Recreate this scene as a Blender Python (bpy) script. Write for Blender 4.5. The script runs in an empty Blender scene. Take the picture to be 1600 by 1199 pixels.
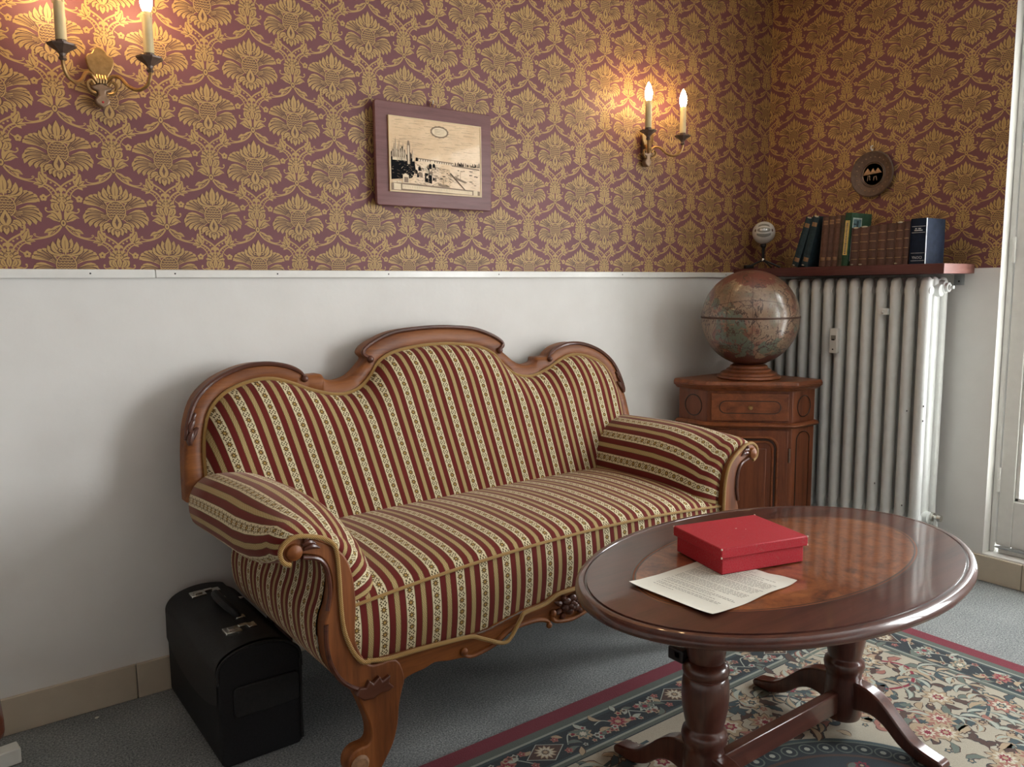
import bpy, bmesh, math, random
import numpy as np
from mathutils import Vector, Matrix
random.seed(7)
PI = math.pi
R = math.radians
scn = bpy.context.scene
COL = scn.collection

# ---------------------------------------------------------------- camera, world, exposure
cam = bpy.data.cameras.new('camera'); cam_o = bpy.data.objects.new('camera', cam); COL.objects.link(cam_o)
cam.sensor_fit = 'HORIZONTAL'; cam.sensor_width = 36.0; cam.lens = 1243.03 / 1600 * 36.0
cam.clip_start = 0.05; cam.clip_end = 100
_r = Vector((0.8056285, -0.59235206, -0.00904246)); _d = Vector((-0.07885184, -0.0920897, -0.99262373)); _f = Vector((0.58714999, 0.80039898, -0.12089814))
cam_o.matrix_world = Matrix(((_r.x, -_d.x, -_f.x, -3.40341), (_r.y, -_d.y, -_f.y, -2.48699), (_r.z, -_d.z, -_f.z, 1.21137), (0, 0, 0, 1)))
scn.camera = cam_o
scn.view_settings.view_transform = 'Standard'; scn.view_settings.look = 'None'
scn.view_settings.exposure = 0.3; scn.view_settings.gamma = 1.0; scn.view_settings.use_curve_mapping = False
world = bpy.data.worlds.new('overcast_sky'); scn.world = world; world.use_nodes = True
bg = world.node_tree.nodes['Background']; bg.inputs[0].default_value = (0.965, 0.985, 1.0, 1); bg.inputs[1].default_value = 17.0
scn.cycles.max_bounces = 8; scn.cycles.diffuse_bounces = 5; scn.cycles.glossy_bounces = 3
scn.cycles.transparent_max_bounces = 8; scn.cycles.sample_clamp_indirect = 6.0; scn.cycles.caustics_reflective = False; scn.cycles.caustics_refractive = False
# window openings in the right wall: (y_near_corner, y_far, z_bottom, z_top)
OPEN = [(-1.087, -1.66, 0.112, 2.30), (-2.45, -4.15, 0.70, 2.35)]
for i, (ya, yb, za, zb) in enumerate(OPEN):     # portals that guide the sky's light through the openings (they emit nothing)
    L = bpy.data.lights.new('window_portal', 'AREA'); L.shape = 'RECTANGLE'; L.size = ya - yb; L.size_y = zb - za
    L.cycles.is_portal = True
    o = bpy.data.objects.new('window_portal', L); COL.objects.link(o)
    o.location = (0.33, (ya + yb) / 2, (za + zb) / 2); o.rotation_euler = (R(90), 0, R(90))

# ---------------------------------------------------------------- node helper
class V:
    def __init__(s, nt, k): s.nt = nt; s.k = k
    def _m(s, op, b=None, c=None, rev=False):
        n = s.nt.nodes.new('ShaderNodeMath'); n.operation = op
        a = s.k
        if rev: a, b = b, s
        for i, x in enumerate((a, b, c)):
            if x is None: continue
            if isinstance(x, V): x = x.k
            if isinstance(x, (int, float)): n.inputs[i].default_value = x
            else: s.nt.links.new(x, n.inputs[i])
        return V(s.nt, n.outputs[0])
    def __add__(s, b): return s._m('ADD', b)
    __radd__ = __add__
    def __sub__(s, b): return s._m('SUBTRACT', b)
    def __rsub__(s, b): return s._m('SUBTRACT', b, rev=True)
    def __mul__(s, b): return s._m('MULTIPLY', b)
    __rmul__ = __mul__
    def __truediv__(s, b): return s._m('DIVIDE', b)
    def __lt__(s, b): return s._m('LESS_THAN', b)
    def __gt__(s, b): return s._m('GREATER_THAN', b)
    def abs(s): return s._m('ABSOLUTE')
    def fr(s): return s._m('FRACT')
    def sin(s): return s._m('SINE')
    def cos(s): return s._m('COSINE')
    def sq(s): return s._m('SQRT')
    def mn(s, b): return s._m('MINIMUM', b)
    def mx(s, b): return s._m('MAXIMUM', b)
    def at2(s, b): return s._m('ARCTAN2', b)
    def pw(s, b): return s._m('POWER', b)

class Mat:
    def __init__(s, name):
        s.m = bpy.data.materials.new(name); s.m.use_nodes = True; s.nt = s.m.node_tree
        s.b = s.nt.nodes['Principled BSDF']
    def n(s, t, **kw):
        x = s.nt.nodes.new(t)
        for k, v in kw.items(): setattr(x, k, v)
        return x
    def link(s, a, b): s.nt.links.new(a.k if isinstance(a, V) else a, b)
    def coord(s, kind='Object', scale=(1, 1, 1), rot=(0, 0, 0)):
        c = s.n('ShaderNodeTexCoord'); mp = s.n('ShaderNodeMapping')
        mp.inputs['Scale'].default_value = scale; mp.inputs['Rotation'].default_value = rot
        s.link(c.outputs[kind], mp.inputs[0]); return mp.outputs[0]
    def xyz(s, vec):
        q = s.n('ShaderNodeSeparateXYZ'); s.link(vec, q.inputs[0]); return [V(s.nt, o) for o in q.outputs]
    def noise(s, vec, scale, detail=4, rough=0.55, dist=0.0):
        q = s.n('ShaderNodeTexNoise'); q.inputs['Scale'].default_value = scale; q.inputs['Detail'].default_value = detail
        q.inputs['Roughness'].default_value = rough; q.inputs['Distortion'].default_value = dist
        if vec is not None: s.link(vec, q.inputs['Vector'])
        return V(s.nt, q.outputs['Fac'])
    def voro(s, vec, scale, feature='F1', out='Distance'):
        q = s.n('ShaderNodeTexVoronoi', feature=feature); q.inputs['Scale'].default_value = scale
        s.link(vec, q.inputs['Vector']); return V(s.nt, q.outputs[out])
    def mix(s, f, a, b):
        q = s.n('ShaderNodeMix', data_type='RGBA')
        for sock, x in ((q.inputs[0], f), (q.inputs[6], a), (q.inputs[7], b)):
            if isinstance(x, V): s.link(x, sock)
            elif isinstance(x, (int, float)): sock.default_value = x
            elif isinstance(x, tuple): sock.default_value = (x[0], x[1], x[2], 1)
            else: s.link(x, sock)
        return q.outputs[2]
    def ramp(s, f, stops, const=False):
        q = s.n('ShaderNodeValToRGB'); r = q.color_ramp
        if const: r.interpolation = 'CONSTANT'
        while len(r.elements) > 1: r.elements.remove(r.elements[0])
        r.elements[0].position = stops[0][0]; r.elements[0].color = (*stops[0][1], 1)
        for p, c in stops[1:]:
            e = r.elements.new(p); e.color = (*c, 1)
        s.link(f, q.inputs[0]); return q.outputs[0]
    def set(s, color=None, rough=None, metal=None, coat=None, coat_rough=None, sheen=None, spec=None, emit=None, estr=None):
        b = s.b.inputs
        for key, x in (('Base Color', color), ('Roughness', rough), ('Metallic', metal), ('Coat Weight', coat), ('Coat Roughness', coat_rough),
                       ('Sheen Weight', sheen), ('Specular IOR Level', spec), ('Emission Color', emit), ('Emission Strength', estr)):
            if x is None: continue
            if isinstance(x, tuple): b[key].default_value = (*x, 1)
            elif isinstance(x, (int, float)): b[key].default_value = x
            else: s.link(x, b[key])
        return s
    def bump(s, h, strength=0.2, dist=0.002):
        q = s.n('ShaderNodeBump'); q.inputs['Strength'].default_value = strength; q.inputs['Distance'].default_value = dist
        s.link(h, q.inputs['Height']); s.link(q.outputs[0], s.b.inputs['Normal']); return s

def plain(name, c, rough=0.5, metal=0.0, coat=0.0, vary=0.08, scale=30, bump=0.0, sheen=0.0, spec=0.5, coat_rough=0.1):
    m = Mat(name); v = m.coord()
    n = m.noise(v, scale, 5)
    lo = tuple(x * (1 - vary) for x in c); hi = tuple(min(1, x * (1 + vary)) for x in c)
    m.set(m.ramp(n, [(0.3, lo), (0.7, hi)]), rough, metal, coat, coat_rough, sheen, spec)
    if bump: m.bump(n, bump, 0.001)
    return m.m

def wood(name, c1, c2, c3=None, axis='X', scale=9.0, rough=0.35, coat=0.25, coat_rough=0.15):
    m = Mat(name)
    st = {'X': (0.12, 1.6, 1.6), 'Y': (1.6, 0.12, 1.6), 'Z': (1.6, 1.6, 0.12)}[axis]
    v = m.coord('Object', st)
    n1 = m.noise(v, scale * 2.2, 6, 0.6, 0.6); n2 = m.noise(v, scale * 14, 3, 0.7)
    v2 = m.coord('Object'); n3 = m.noise(v2, 3.5, 3)
    f = n1 * 0.62 + n2 * 0.2 + n3 * 0.2
    m.set(m.ramp(f, [(0.36, c1), (0.52, c2), (0.68, c3 or tuple(min(1, x * 1.25) for x in c2))]), rough, 0.0, coat, coat_rough, spec=0.3)
    m.bump(n1 * 0.5 + n2 * 0.5, 0.06, 0.001)
    return m.m

# ---------------------------------------------------------------- mesh builder
def crom(pts, n=6, closed=False):
    pts = [Vector(p) for p in pts]; N = len(pts); out = []
    rng = N if closed else N - 1
    for i in range(rng):
        if closed: a, b, c, d = pts[i - 1], pts[i], pts[(i + 1) % N], pts[(i + 2) % N]
        else: a, b, c, d = pts[max(i - 1, 0)], pts[i], pts[i + 1], pts[min(i + 2, N - 1)]
        for k in range(n):
            t = k / n
            out.append(0.5 * ((2 * b) + (c - a) * t + (2 * a - 5 * b + 4 * c - d) * t * t + (3 * b - a - 3 * c + d) * t ** 3))
    if not closed: out.append(pts[-1])
    return out

class B:
    def __init__(s): s.v = []; s.f = []; s.m = []; s.uv = {}
    def add(s, verts, faces, mi=0, uvs=None):
        o = len(s.v); s.v += [tuple(x) for x in verts]
        s.f += [tuple(i + o for i in f) for f in faces]; s.m += [mi] * len(faces)
        if uvs:
            for i, u in enumerate(uvs): s.uv[o + i] = u
        return s
    def box(s, x0, x1, y0, y1, z0, z1, mi=0):
        return s.add([(x0, y0, z0), (x1, y0, z0), (x1, y1, z0), (x0, y1, z0), (x0, y0, z1), (x1, y0, z1), (x1, y1, z1), (x0, y1, z1)],
                     [(0, 3, 2, 1), (4, 5, 6, 7), (0, 1, 5, 4), (1, 2, 6, 5), (2, 3, 7, 6), (3, 0, 4, 7)], mi)
    def prism(s, poly, fn, w0, w1, mi=0):
        n = len(poly)
        vs = [fn(p[0], p[1], w0) for p in poly] + [fn(p[0], p[1], w1) for p in poly]
        return s.add(vs, [tuple(range(n - 1, -1, -1)), tuple(range(n, 2 * n))] + [(i, (i + 1) % n, n + (i + 1) % n, n + i) for i in range(n)], mi)
    def lathe(s, prof, n=28, cx=0, cy=0, cz=0, fn=None, a0=0.0, mi=0):
        vs = []; fs = []
        for r, z in prof:
            for k in range(n):
                a = a0 + 2 * PI * k / n; p = (r * math.cos(a), r * math.sin(a), z)
                vs.append(fn(*p) if fn else (cx + p[0], cy + p[1], cz + p[2]))
        for i in range(len(prof) - 1):
            for k in range(n):
                fs.append((i * n + k, i * n + (k + 1) % n, (i + 1) * n + (k + 1) % n, (i + 1) * n + k))
        if prof[0][0] > 1e-5: fs.append(tuple(range(n - 1, -1, -1)))
        if prof[-1][0] > 1e-5: fs.append(tuple((len(prof) - 1) * n + k for k in range(n)))
        return s.add(vs, fs, mi)
    def tube(s, path, r, n=8, closed=False, mi=0, flat=1.0):
        path = [Vector(p) for p in path]; N = len(path)
        rs = r if isinstance(r, (list, tuple)) else [r] * N
        vs = []; fs = []; up = None
        for i in range(N):
            t = (path[(i + 1) % N] - path[i - 1]) if closed else (path[min(i + 1, N - 1)] - path[max(i - 1, 0)])
            if t.length < 1e-9: t = Vector((0, 0, 1))
            t.normalize()
            if up is None:
                up = Vector((0, 0, 1)) if abs(t.z) < 0.9 else Vector((1, 0, 0))
            up = (up - t * up.dot(t))
            if up.length < 1e-6: up = t.orthogonal()
            up.normalize(); sd = t.cross(up)
            for k in range(n):
                a = 2 * PI * k / n
                vs.append(path[i] + (up * math.cos(a) * flat + sd * math.sin(a)) * rs[i])
        for i in range(N if closed else N - 1):
            j = (i + 1) % N
            for k in range(n): fs.append((i * n + k, i * n + (k + 1) % n, j * n + (k + 1) % n, j * n + k))
        if not closed: fs += [tuple(range(n - 1, -1, -1)), tuple((N - 1) * n + k for k in range(n))]
        return s.add(vs, fs, mi)
    def ball(s, c, rx, ry=None, rz=None, n=14, m=9, mi=0):
        ry = ry or rx; rz = rz or rx; vs = []; fs = []
        for i in range(1, m):
            p = PI * i / m
            for k in range(n):
                a = 2 * PI * k / n; vs.append((c[0] + rx * math.sin(p) * math.cos(a), c[1] + ry * math.sin(p) * math.sin(a), c[2] + rz * math.cos(p)))
        vs += [(c[0], c[1], c[2] + rz), (c[0], c[1], c[2] - rz)]; T = len(vs) - 2
        for i in range(m - 2):
            for k in range(n): fs.append((i * n + k, (i + 1) * n + k, (i + 1) * n + (k + 1) % n, i * n + (k + 1) % n))
        for k in range(n): fs.append((T, k, (k + 1) % n)); fs.append((T + 1, (m - 2) * n + (k + 1) % n, (m - 2) * n + k))
        return s.add(vs, fs, mi)
    def grid(s, nu, nv, fn, mi=0, wrap=False):
        vs = []; us = []; fs = []
        for j in range(nv + 1):
            for i in range(nu + 1):
                q = fn(i / nu, j / nv); vs.append(q[0]); us.append(q[1] if len(q) > 1 else (0, 0))
        for j in range(nv):
            for i in range(nu):
                a = j * (nu + 1) + i; fs.append((a, a + 1, a + nu + 2, a + nu + 1))
        return s.add(vs, fs, mi, us)
    def obj(s, name, mats, parent=None, smooth=True, bevel=0, segs=2, angle=35, recalc=True, kind=None, loc=None, rot=None, label=None):
        me = bpy.data.meshes.new(name); me.from_pydata(s.v, [], s.f)
        for m in (mats if isinstance(mats, (list, tuple)) else [mats]): me.materials.append(m)
        if len(set(s.m)) > 1 or (s.m and s.m[0]): me.polygons.foreach_set('material_index', s.m)
        if s.uv:
            ul = me.uv_layers.new(name='UVMap')
            for l in me.loops: ul.data[l.index].uv = s.uv.get(l.vertex_index, (0, 0))
        if recalc:
            bm = bmesh.new(); bm.from_mesh(me); bmesh.ops.recalc_face_normals(bm, faces=bm.faces); bm.to_mesh(me); bm.free()
        if smooth:
            me.polygons.foreach_set('use_smooth', [True] * len(me.polygons)); me.set_sharp_from_angle(angle=R(angle))
        me.update()
        o = bpy.data.objects.new(name, me); COL.objects.link(o)
        if parent is not None: o.parent = parent
        if loc is not None: o.location = loc
        if rot is not None: o.rotation_euler = rot
        if bevel:
            b = o.modifiers.new('bevel', 'BEVEL'); b.width = bevel; b.segments = segs; b.limit_method = 'ANGLE'; b.angle_limit = R(40)
        if kind: o['kind'] = kind
        if label: o['label'] = label
        return o

def tag(o, label, cat, group=None):
    o['label'] = label; o['category'] = cat
    if group: o['group'] = group
    return o
def thing(name, label, cat, loc=(0, 0, 0), rz=0.0, group=None):
    o = bpy.data.objects.new(name, None); COL.objects.link(o); o.location = loc; o.rotation_euler = (0, 0, rz)
    o.empty_display_size = 0.1
    return tag(o, label, cat, group)
def struct(o): o['kind'] = 'structure'; return o
XZ = lambda u, v, w: (u, w, v)      # outline in x/z, extruded along y
XY = lambda u, v, w: (u, v, w)
YZ = lambda u, v, w: (w, u, v)
def lerp(a, b, t): return a + (b - a) * t
def interp(x, xs, ys):
    if x <= xs[0]: return ys[0]
    for i in range(len(xs) - 1):
        if x <= xs[i + 1]: return lerp(ys[i], ys[i + 1], (x - xs[i]) / max(1e-9, xs[i + 1] - xs[i]))
    return ys[-1]
def circ(cx, cy, r, n=20, ry=None): return [(cx + r * math.cos(2 * PI * k / n), cy + (ry or r) * math.sin(2 * PI * k / n)) for k in range(n)]
def rrect(x0, x1, y0, y1, r, n=5):
    out = []
    for cx, cy, a in ((x1 - r, y1 - r, 0), (x0 + r, y1 - r, 90), (x0 + r, y0 + r, 180), (x1 - r, y0 + r, 270)):
        for k in range(n + 1): t = R(a + 90 * k / n); out.append((cx + r * math.cos(t), cy + r * math.sin(t)))
    return out

# ---------------------------------------------------------------- materials
def m_plaster():
    m = Mat('white_plaster'); v = m.coord()
    n = m.noise(v, 1.7, 4); n2 = m.noise(v, 55, 6, 0.6); n3 = m.noise(v, 9, 5)
    m.set(m.ramp(n * 0.6 + n3 * 0.4, [(0.35, (0.70, 0.69, 0.655)), (0.65, (0.76, 0.755, 0.725))]), 0.75, spec=0.25)
    m.bump(n2 * 0.5 + n3 * 0.8, 0.22, 0.003); return m.m
def m_carpet():
    m = Mat('grey_carpet'); v = m.coord()
    n = m.noise(v, 190, 3, 0.8); n2 = m.noise(v, 4, 4); n3 = m.noise(v, 480, 2)
    f = n * 0.75 + n2 * 0.12 + n3 * 0.2
    m.set(m.ramp(f, [(0.40, (0.064, 0.074, 0.080)), (0.53, (0.20, 0.215, 0.214)), (0.66, (0.41, 0.425, 0.405))]), 0.95, sheen=0.1, spec=0.1)
    m.bump(n, 0.7, 0.004); return m.m
def m_fabric():
    m = Mat('striped_upholstery'); c = m.n('ShaderNodeTexCoord')
    u, v, _ = m.xyz(c.outputs['UV'])
    P = 0.075
    s = (u / P + 0.5).fr() - 0.5; a = s * P; sa = s.abs()
    Lf = 0.031
    b = ((v / Lf + 0.5).fr() - 0.5) * Lf; b2 = ((v / Lf).fr() - 0.5) * Lf
    rho = (a * a + b * b).sq(); th = a.at2(b)
    flower = rho < ((th * 8.0).cos() * 0.0018 + 0.0074)
    heart = rho < 0.0030
    da = a.abs() - 0.0052; db = b2.abs() - 0.0042
    dots = ((da * da + db * db).sq() < 0.0024).mx((a * a + b2 * b2).sq() < 0.0022)
    dc = a.abs() - 0.0085
    dots = dots.mx((dc * dc + b2 * b2).sq() < 0.0020)
    fl = sa < 0.172; gd = sa > 0.412
    edge = ((sa - 0.181).abs() < 0.011).mx((sa - 0.407).abs() < 0.010)
    nz = m.noise(c.outputs['UV'], 900, 2); nl = m.noise(c.outputs['UV'], 6, 3)
    maroon = m.mix(nl, (0.098, 0.010, 0.009), (0.15, 0.019, 0.015))
    cream = m.mix(nz, (0.56, 0.485, 0.30), (0.70, 0.63, 0.42))
    zig = (((u + ((v * 520.0).sin() * 0.0025)) * 1150.0).sin() > 0.25)
    gold = m.mix(zig, (0.42, 0.32, 0.15), (0.29, 0.21, 0.08))
    col = m.mix(fl, maroon, cream)
    col = m.mix(fl * dots, col, (0.10, 0.075, 0.035))
    col = m.mix(fl * flower, col, (0.115, 0.07, 0.02))
    col = m.mix(fl * heart, col, (0.42, 0.27, 0.08))
    col = m.mix(gd, col, gold)
    col = m.mix(edge, col, (0.10, 0.065, 0.02))
    m.set(col, 0.85, sheen=0.28, spec=0.15)
    m.b.inputs['Sheen Roughness'].default_value = 0.4; m.b.inputs['Sheen Tint'].default_value = (1, 0.74, 0.58, 1)
    m.bump((nz * 0.6 + (1.0 - sa * 1.2)), 0.25, 0.0012); return m.m
def m_burl():
    m = Mat('burl_veneer'); v = m.coord()
    n = m.noise(v, 7, 6, 0.65, 2.5); n2 = m.noise(v, 38, 5, 0.7, 1.5); n3 = m.noise(v, 2.5, 2)
    m.set(m.ramp(n * 0.55 + n2 * 0.35 + n3 * 0.15, [(0.38, (0.045, 0.012, 0.007)), (0.50, (0.185, 0.056, 0.019)), (0.63, (0.31, 0.11, 0.036))]), 0.3, coat=1.0, coat_rough=0.05)
    return m.m
def m_globe():
    m = Mat('antique_map'); v = m.coord('Object', (1, 1, 1))
    x, y, z = m.xyz(v)
    big = m.noise(v, 6.0, 6, 0.62, 0.5); mid = m.noise(v, 22, 6, 0.65, 0.6); fine = m.noise(v, 95, 4, 0.7); pat = m.noise(v, 4.2, 2)
    land = m.ramp(big, [(0.30, (0.125, 0.135, 0.095)), (0.42, (0.215, 0.140, 0.088)), (0.50, (0.285, 0.195, 0.125)), (0.58, (0.215, 0.09, 0.058)), (0.70, (0.125, 0.038, 0.030))], False)
    col = m.mix((pat > 0.55) * (mid > 0.45), land, (0.115, 0.14, 0.10))
    col = m.mix((z + (big - 0.5) * 0.35) > 0.125, col, (0.165, 0.055, 0.040))
    col = m.mix(((big - 0.5).abs() < 0.010).mx((big - 0.58).abs() < 0.007), col, (0.06, 0.032, 0.022))
    col = m.mix(fine > 0.60, col, (0.11, 0.055, 0.035))
    col = m.mix((mid > 0.63), col, (0.28, 0.21, 0.135))
    lon = (((y.at2(x) / (PI / 6) + 0.5).fr() - 0.5).abs() < 0.010)
    ecl = ((z * 0.92 + x * 0.38).abs() < 0.0012)
    col = m.mix(lon.mx(ecl), col, (0.07, 0.035, 0.022))
    col = m.mix((z + (mid - 0.5) * 0.10) < -0.155, col, (0.085, 0.03, 0.026))
    m.set(col, 0.35, coat=0.8, coat_rough=0.16); return m.m
def m_glass():
    m = Mat('window_glass'); nt = m.nt
    t = m.n('ShaderNodeBsdfTransparent'); g = m.n('ShaderNodeBsdfGlossy'); g.inputs['Roughness'].default_value = 0.02
    mx = m.n('ShaderNodeMixShader'); mx.inputs[0].default_value = 0.06
    m.link(t.outputs[0], mx.inputs[1]); m.link(g.outputs[0], mx.inputs[2])
    m.link(mx.outputs[0], nt.nodes['Material Output'].inputs[0]); return m.m
def m_emit(name, c, s):
    m = Mat(name); m.set((0.9, 0.85, 0.7), 0.3, emit=c, estr=s); return m.m
M = {}
M['plaster'] = m_plaster(); M['carpet'] = m_carpet(); M['fabric'] = m_fabric(); M['burl'] = m_burl(); M['globe'] = m_globe(); M['glass'] = m_glass()
M['paint'] = plain('white_gloss_paint', (0.74, 0.74, 0.70), 0.35, coat=0.2, vary=0.03)
M['radiator'] = plain('radiator_enamel', (0.68, 0.70, 0.68), 0.35, coat=0.2, vary=0.04)
M['tile'] = plain('beige_tile', (0.50, 0.43, 0.33), 0.4, vary=0.06, scale=14)
M['maroon'] = plain('wallpaper_ground', (0.165, 0.060, 0.066), 0.55, vary=0.10, scale=3, spec=0.35)
M['gold'] = plain('wallpaper_gold', (0.42, 0.262, 0.095), 0.5, vary=0.08, scale=8, spec=0.4)
M['vein'] = plain('wallpaper_line', (0.10, 0.040, 0.028), 0.55, vary=0.05)
M['walnut'] = wood('carved_walnut', (0.085, 0.022, 0.005), (0.20, 0.062, 0.012), (0.29, 0.105, 0.024), 'X', 7, 0.5, 0.1, 0.3)
M['walnut_z'] = wood('carved_walnut_upright', (0.080, 0.022, 0.006), (0.19, 0.060, 0.015), (0.28, 0.10, 0.028), 'Z', 7, 0.5, 0.1, 0.3)
M['dark_walnut'] = wood('dark_carving', (0.040, 0.012, 0.006), (0.085, 0.026, 0.013), None, 'X', 8, 0.35, 0.4)
M['braid'] = None
def m_braid():
    m = Mat('gold_braid'); v = m.coord('Object'); x, y, z = m.xyz(v)
    w = ((x + z * 0.9) * 1500.0).sin(); n = m.noise(v, 400, 2)
    m.set(m.mix((w * 0.3 + 0.5).mn(1.0), (0.24, 0.13, 0.03), (0.46, 0.28, 0.085)), 0.7, sheen=0.3, spec=0.2); m.bump(w + n, 0.6, 0.0012); return m.m
M['braid'] = m_braid()
M['mahogany'] = wood('dark_mahogany', (0.035, 0.010, 0.007), (0.070, 0.020, 0.012), (0.10, 0.030, 0.018), 'X', 8, 0.35, 0.9, 0.05)
M['mahogany_z'] = wood('dark_mahogany_turned', (0.035, 0.010, 0.007), (0.075, 0.022, 0.013), (0.11, 0.034, 0.02), 'Z', 8, 0.3, 0.9, 0.12)
M['cherry'] = wood('cabinet_cherry', (0.11, 0.030, 0.011), (0.205, 0.062, 0.021), (0.28, 0.092, 0.032), 'X', 8, 0.4, 0.25, 0.2)
M['cherry_z'] = wood('cabinet_cherry_upright', (0.095, 0.025, 0.010), (0.175, 0.050, 0.018), (0.24, 0.076, 0.028), 'Z', 8, 0.4, 0.25, 0.2)
M['line'] = plain('dark_stringing', (0.022, 0.008, 0.005), 0.35, coat=0.6)
M['shelfwood'] = wood('shelf_mahogany', (0.060, 0.018, 0.016), (0.105, 0.034, 0.030), (0.14, 0.05, 0.042), 'Y', 9, 0.4, 0.15)
M['shelfend'] = wood('shelf_end_grain', (0.13, 0.045, 0.038), (0.22, 0.095, 0.075), (0.30, 0.15, 0.115), 'X', 9, 0.45, 0.1)
M['framewood'] = wood('purple_brown_board', (0.115, 0.045, 0.043), (0.165, 0.070, 0.066), (0.20, 0.09, 0.085), 'X', 14, 0.5, 0.08)
M['bronze'] = plain('aged_bronze', (0.27, 0.18, 0.115), 0.42, metal=0.5, vary=0.25, scale=60)
M['bronze_dark'] = plain('dark_bronze', (0.125, 0.082, 0.06), 0.42, metal=0.2, vary=0.25, scale=60)
M['brass'] = plain('dull_brass', (0.36, 0.22, 0.09), 0.35, metal=0.85, vary=0.2, scale=80)
M['chrome'] = plain('nickel_metal', (0.62, 0.61, 0.56), 0.25, metal=1.0, vary=0.08)
M['steel'] = plain('grey_steel', (0.35, 0.37, 0.37), 0.4, metal=0.6, vary=0.1)
M['candle'] = plain('ivory_sleeve', (0.60, 0.49, 0.27), 0.5, vary=0.1, scale=20)
M['bulb'] = m_emit('glowing_bulb', (1.0, 0.66, 0.33), 90.0)
M['leather'] = plain('black_leather', (0.009, 0.009, 0.010), 0.6, vary=0.3, scale=180, bump=0.5, spec=0.25)
M['leather2'] = plain('black_leather_trim', (0.013, 0.013, 0.013), 0.55, vary=0.3, scale=150, bump=0.4, spec=0.3)
M['black'] = plain('black_plastic', (0.012, 0.012, 0.013), 0.4, vary=0.1)
M['white'] = plain('white_plastic', (0.66, 0.65, 0.60), 0.35, coat=0.3, vary=0.03)
M['grille'] = plain('grey_mesh', (0.26, 0.25, 0.22), 0.5, metal=0.4, vary=0.3, scale=500)
M['white_paint'] = plain('white_board_paint', (0.72, 0.72, 0.66), 0.5, vary=0.05)
M['red'] = None
def m_red():
    m = Mat('red_textured_card'); v = m.coord(); n = m.voro(v, 160, 'DISTANCE_TO_EDGE'); n2 = m.noise(v, 12, 4)
    c = m.mix(n2, (0.33, 0.008, 0.018), (0.43, 0.014, 0.026)); c = m.mix(n < 0.05, c, (0.36, 0.04, 0.045))
    m.set(c, 0.6, spec=0.3); m.bump(n, 0.35, 0.0008); return m.m
M['red'] = m_red()
M['worn'] = plain('worn_card', (0.62, 0.50, 0.42), 0.8)
M['paper'] = plain('aged_paper', (0.70, 0.685, 0.60), 0.8, vary=0.05, scale=9, spec=0.2)
M['ink'] = plain('typed_ink', (0.16, 0.15, 0.13), 0.8, vary=0.2)

# ---------------------------------------------------------------- flat print helpers (2-D shapes)
def bez(p0, p1, p2, p3, n=8):
    out = []
    for k in range(n + 1):
        t = k / n; a = (1 - t) ** 3; b = 3 * (1 - t) ** 2 * t; c = 3 * (1 - t) * t * t; d = t ** 3
        out.append((a * p0[0] + b * p1[0] + c * p2[0] + d * p3[0], a * p0[1] + b * p1[1] + c * p2[1] + d * p3[1]))
    return out
def _nrm(path, i):
    a = path[max(i - 1, 0)]; b = path[min(i + 1, len(path) - 1)]
    dx, dy = b[0] - a[0], b[1] - a[1]; l = math.hypot(dx, dy) or 1e-9
    return (-dy / l, dx / l)
def ribbon(path, w0, w1=None):
    w1 = w0 if w1 is None else w1; n = len(path); A = []; Bb = []
    for i, p in enumerate(path):
        nx, ny = _nrm(path, i); w = lerp(w0, w1, i / (n - 1)) / 2
        A.append((p[0] + nx * w, p[1] + ny * w)); Bb.append((p[0] - nx * w, p[1] - ny * w))
    return A + Bb[::-1]
def leaf(path, W, lobes=0, depth=0.3, peak=0.55):
    n = len(path); A = []; Bb = []
    for i, p in enumerate(path):
        t = i / (n - 1); nx, ny = _nrm(path, i)
        w = W / 2 * math.sin(PI * min(1, t ** (math.log(0.5) / math.log(peak)))) + 0.0008
        if lobes: w *= 1 - depth * ((t * lobes) % 1.0)
        A.append((p[0] + nx * w, p[1] + ny * w)); Bb.append((p[0] - nx * w, p[1] - ny * w))
    return A + Bb[::-1]
def spiral(cx, cy, r0, turns, a0, w, sgn=1, n=14):
    pts = []
    for k in range(n + 1):
        t = k / n; r = r0 * (1 - 0.85 * t); a = a0 + sgn * turns * 2 * PI * t
        pts.append((cx + r * math.cos(a), cy + r * math.sin(a)))
    return ribbon(pts, w, w * 0.6)

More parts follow.
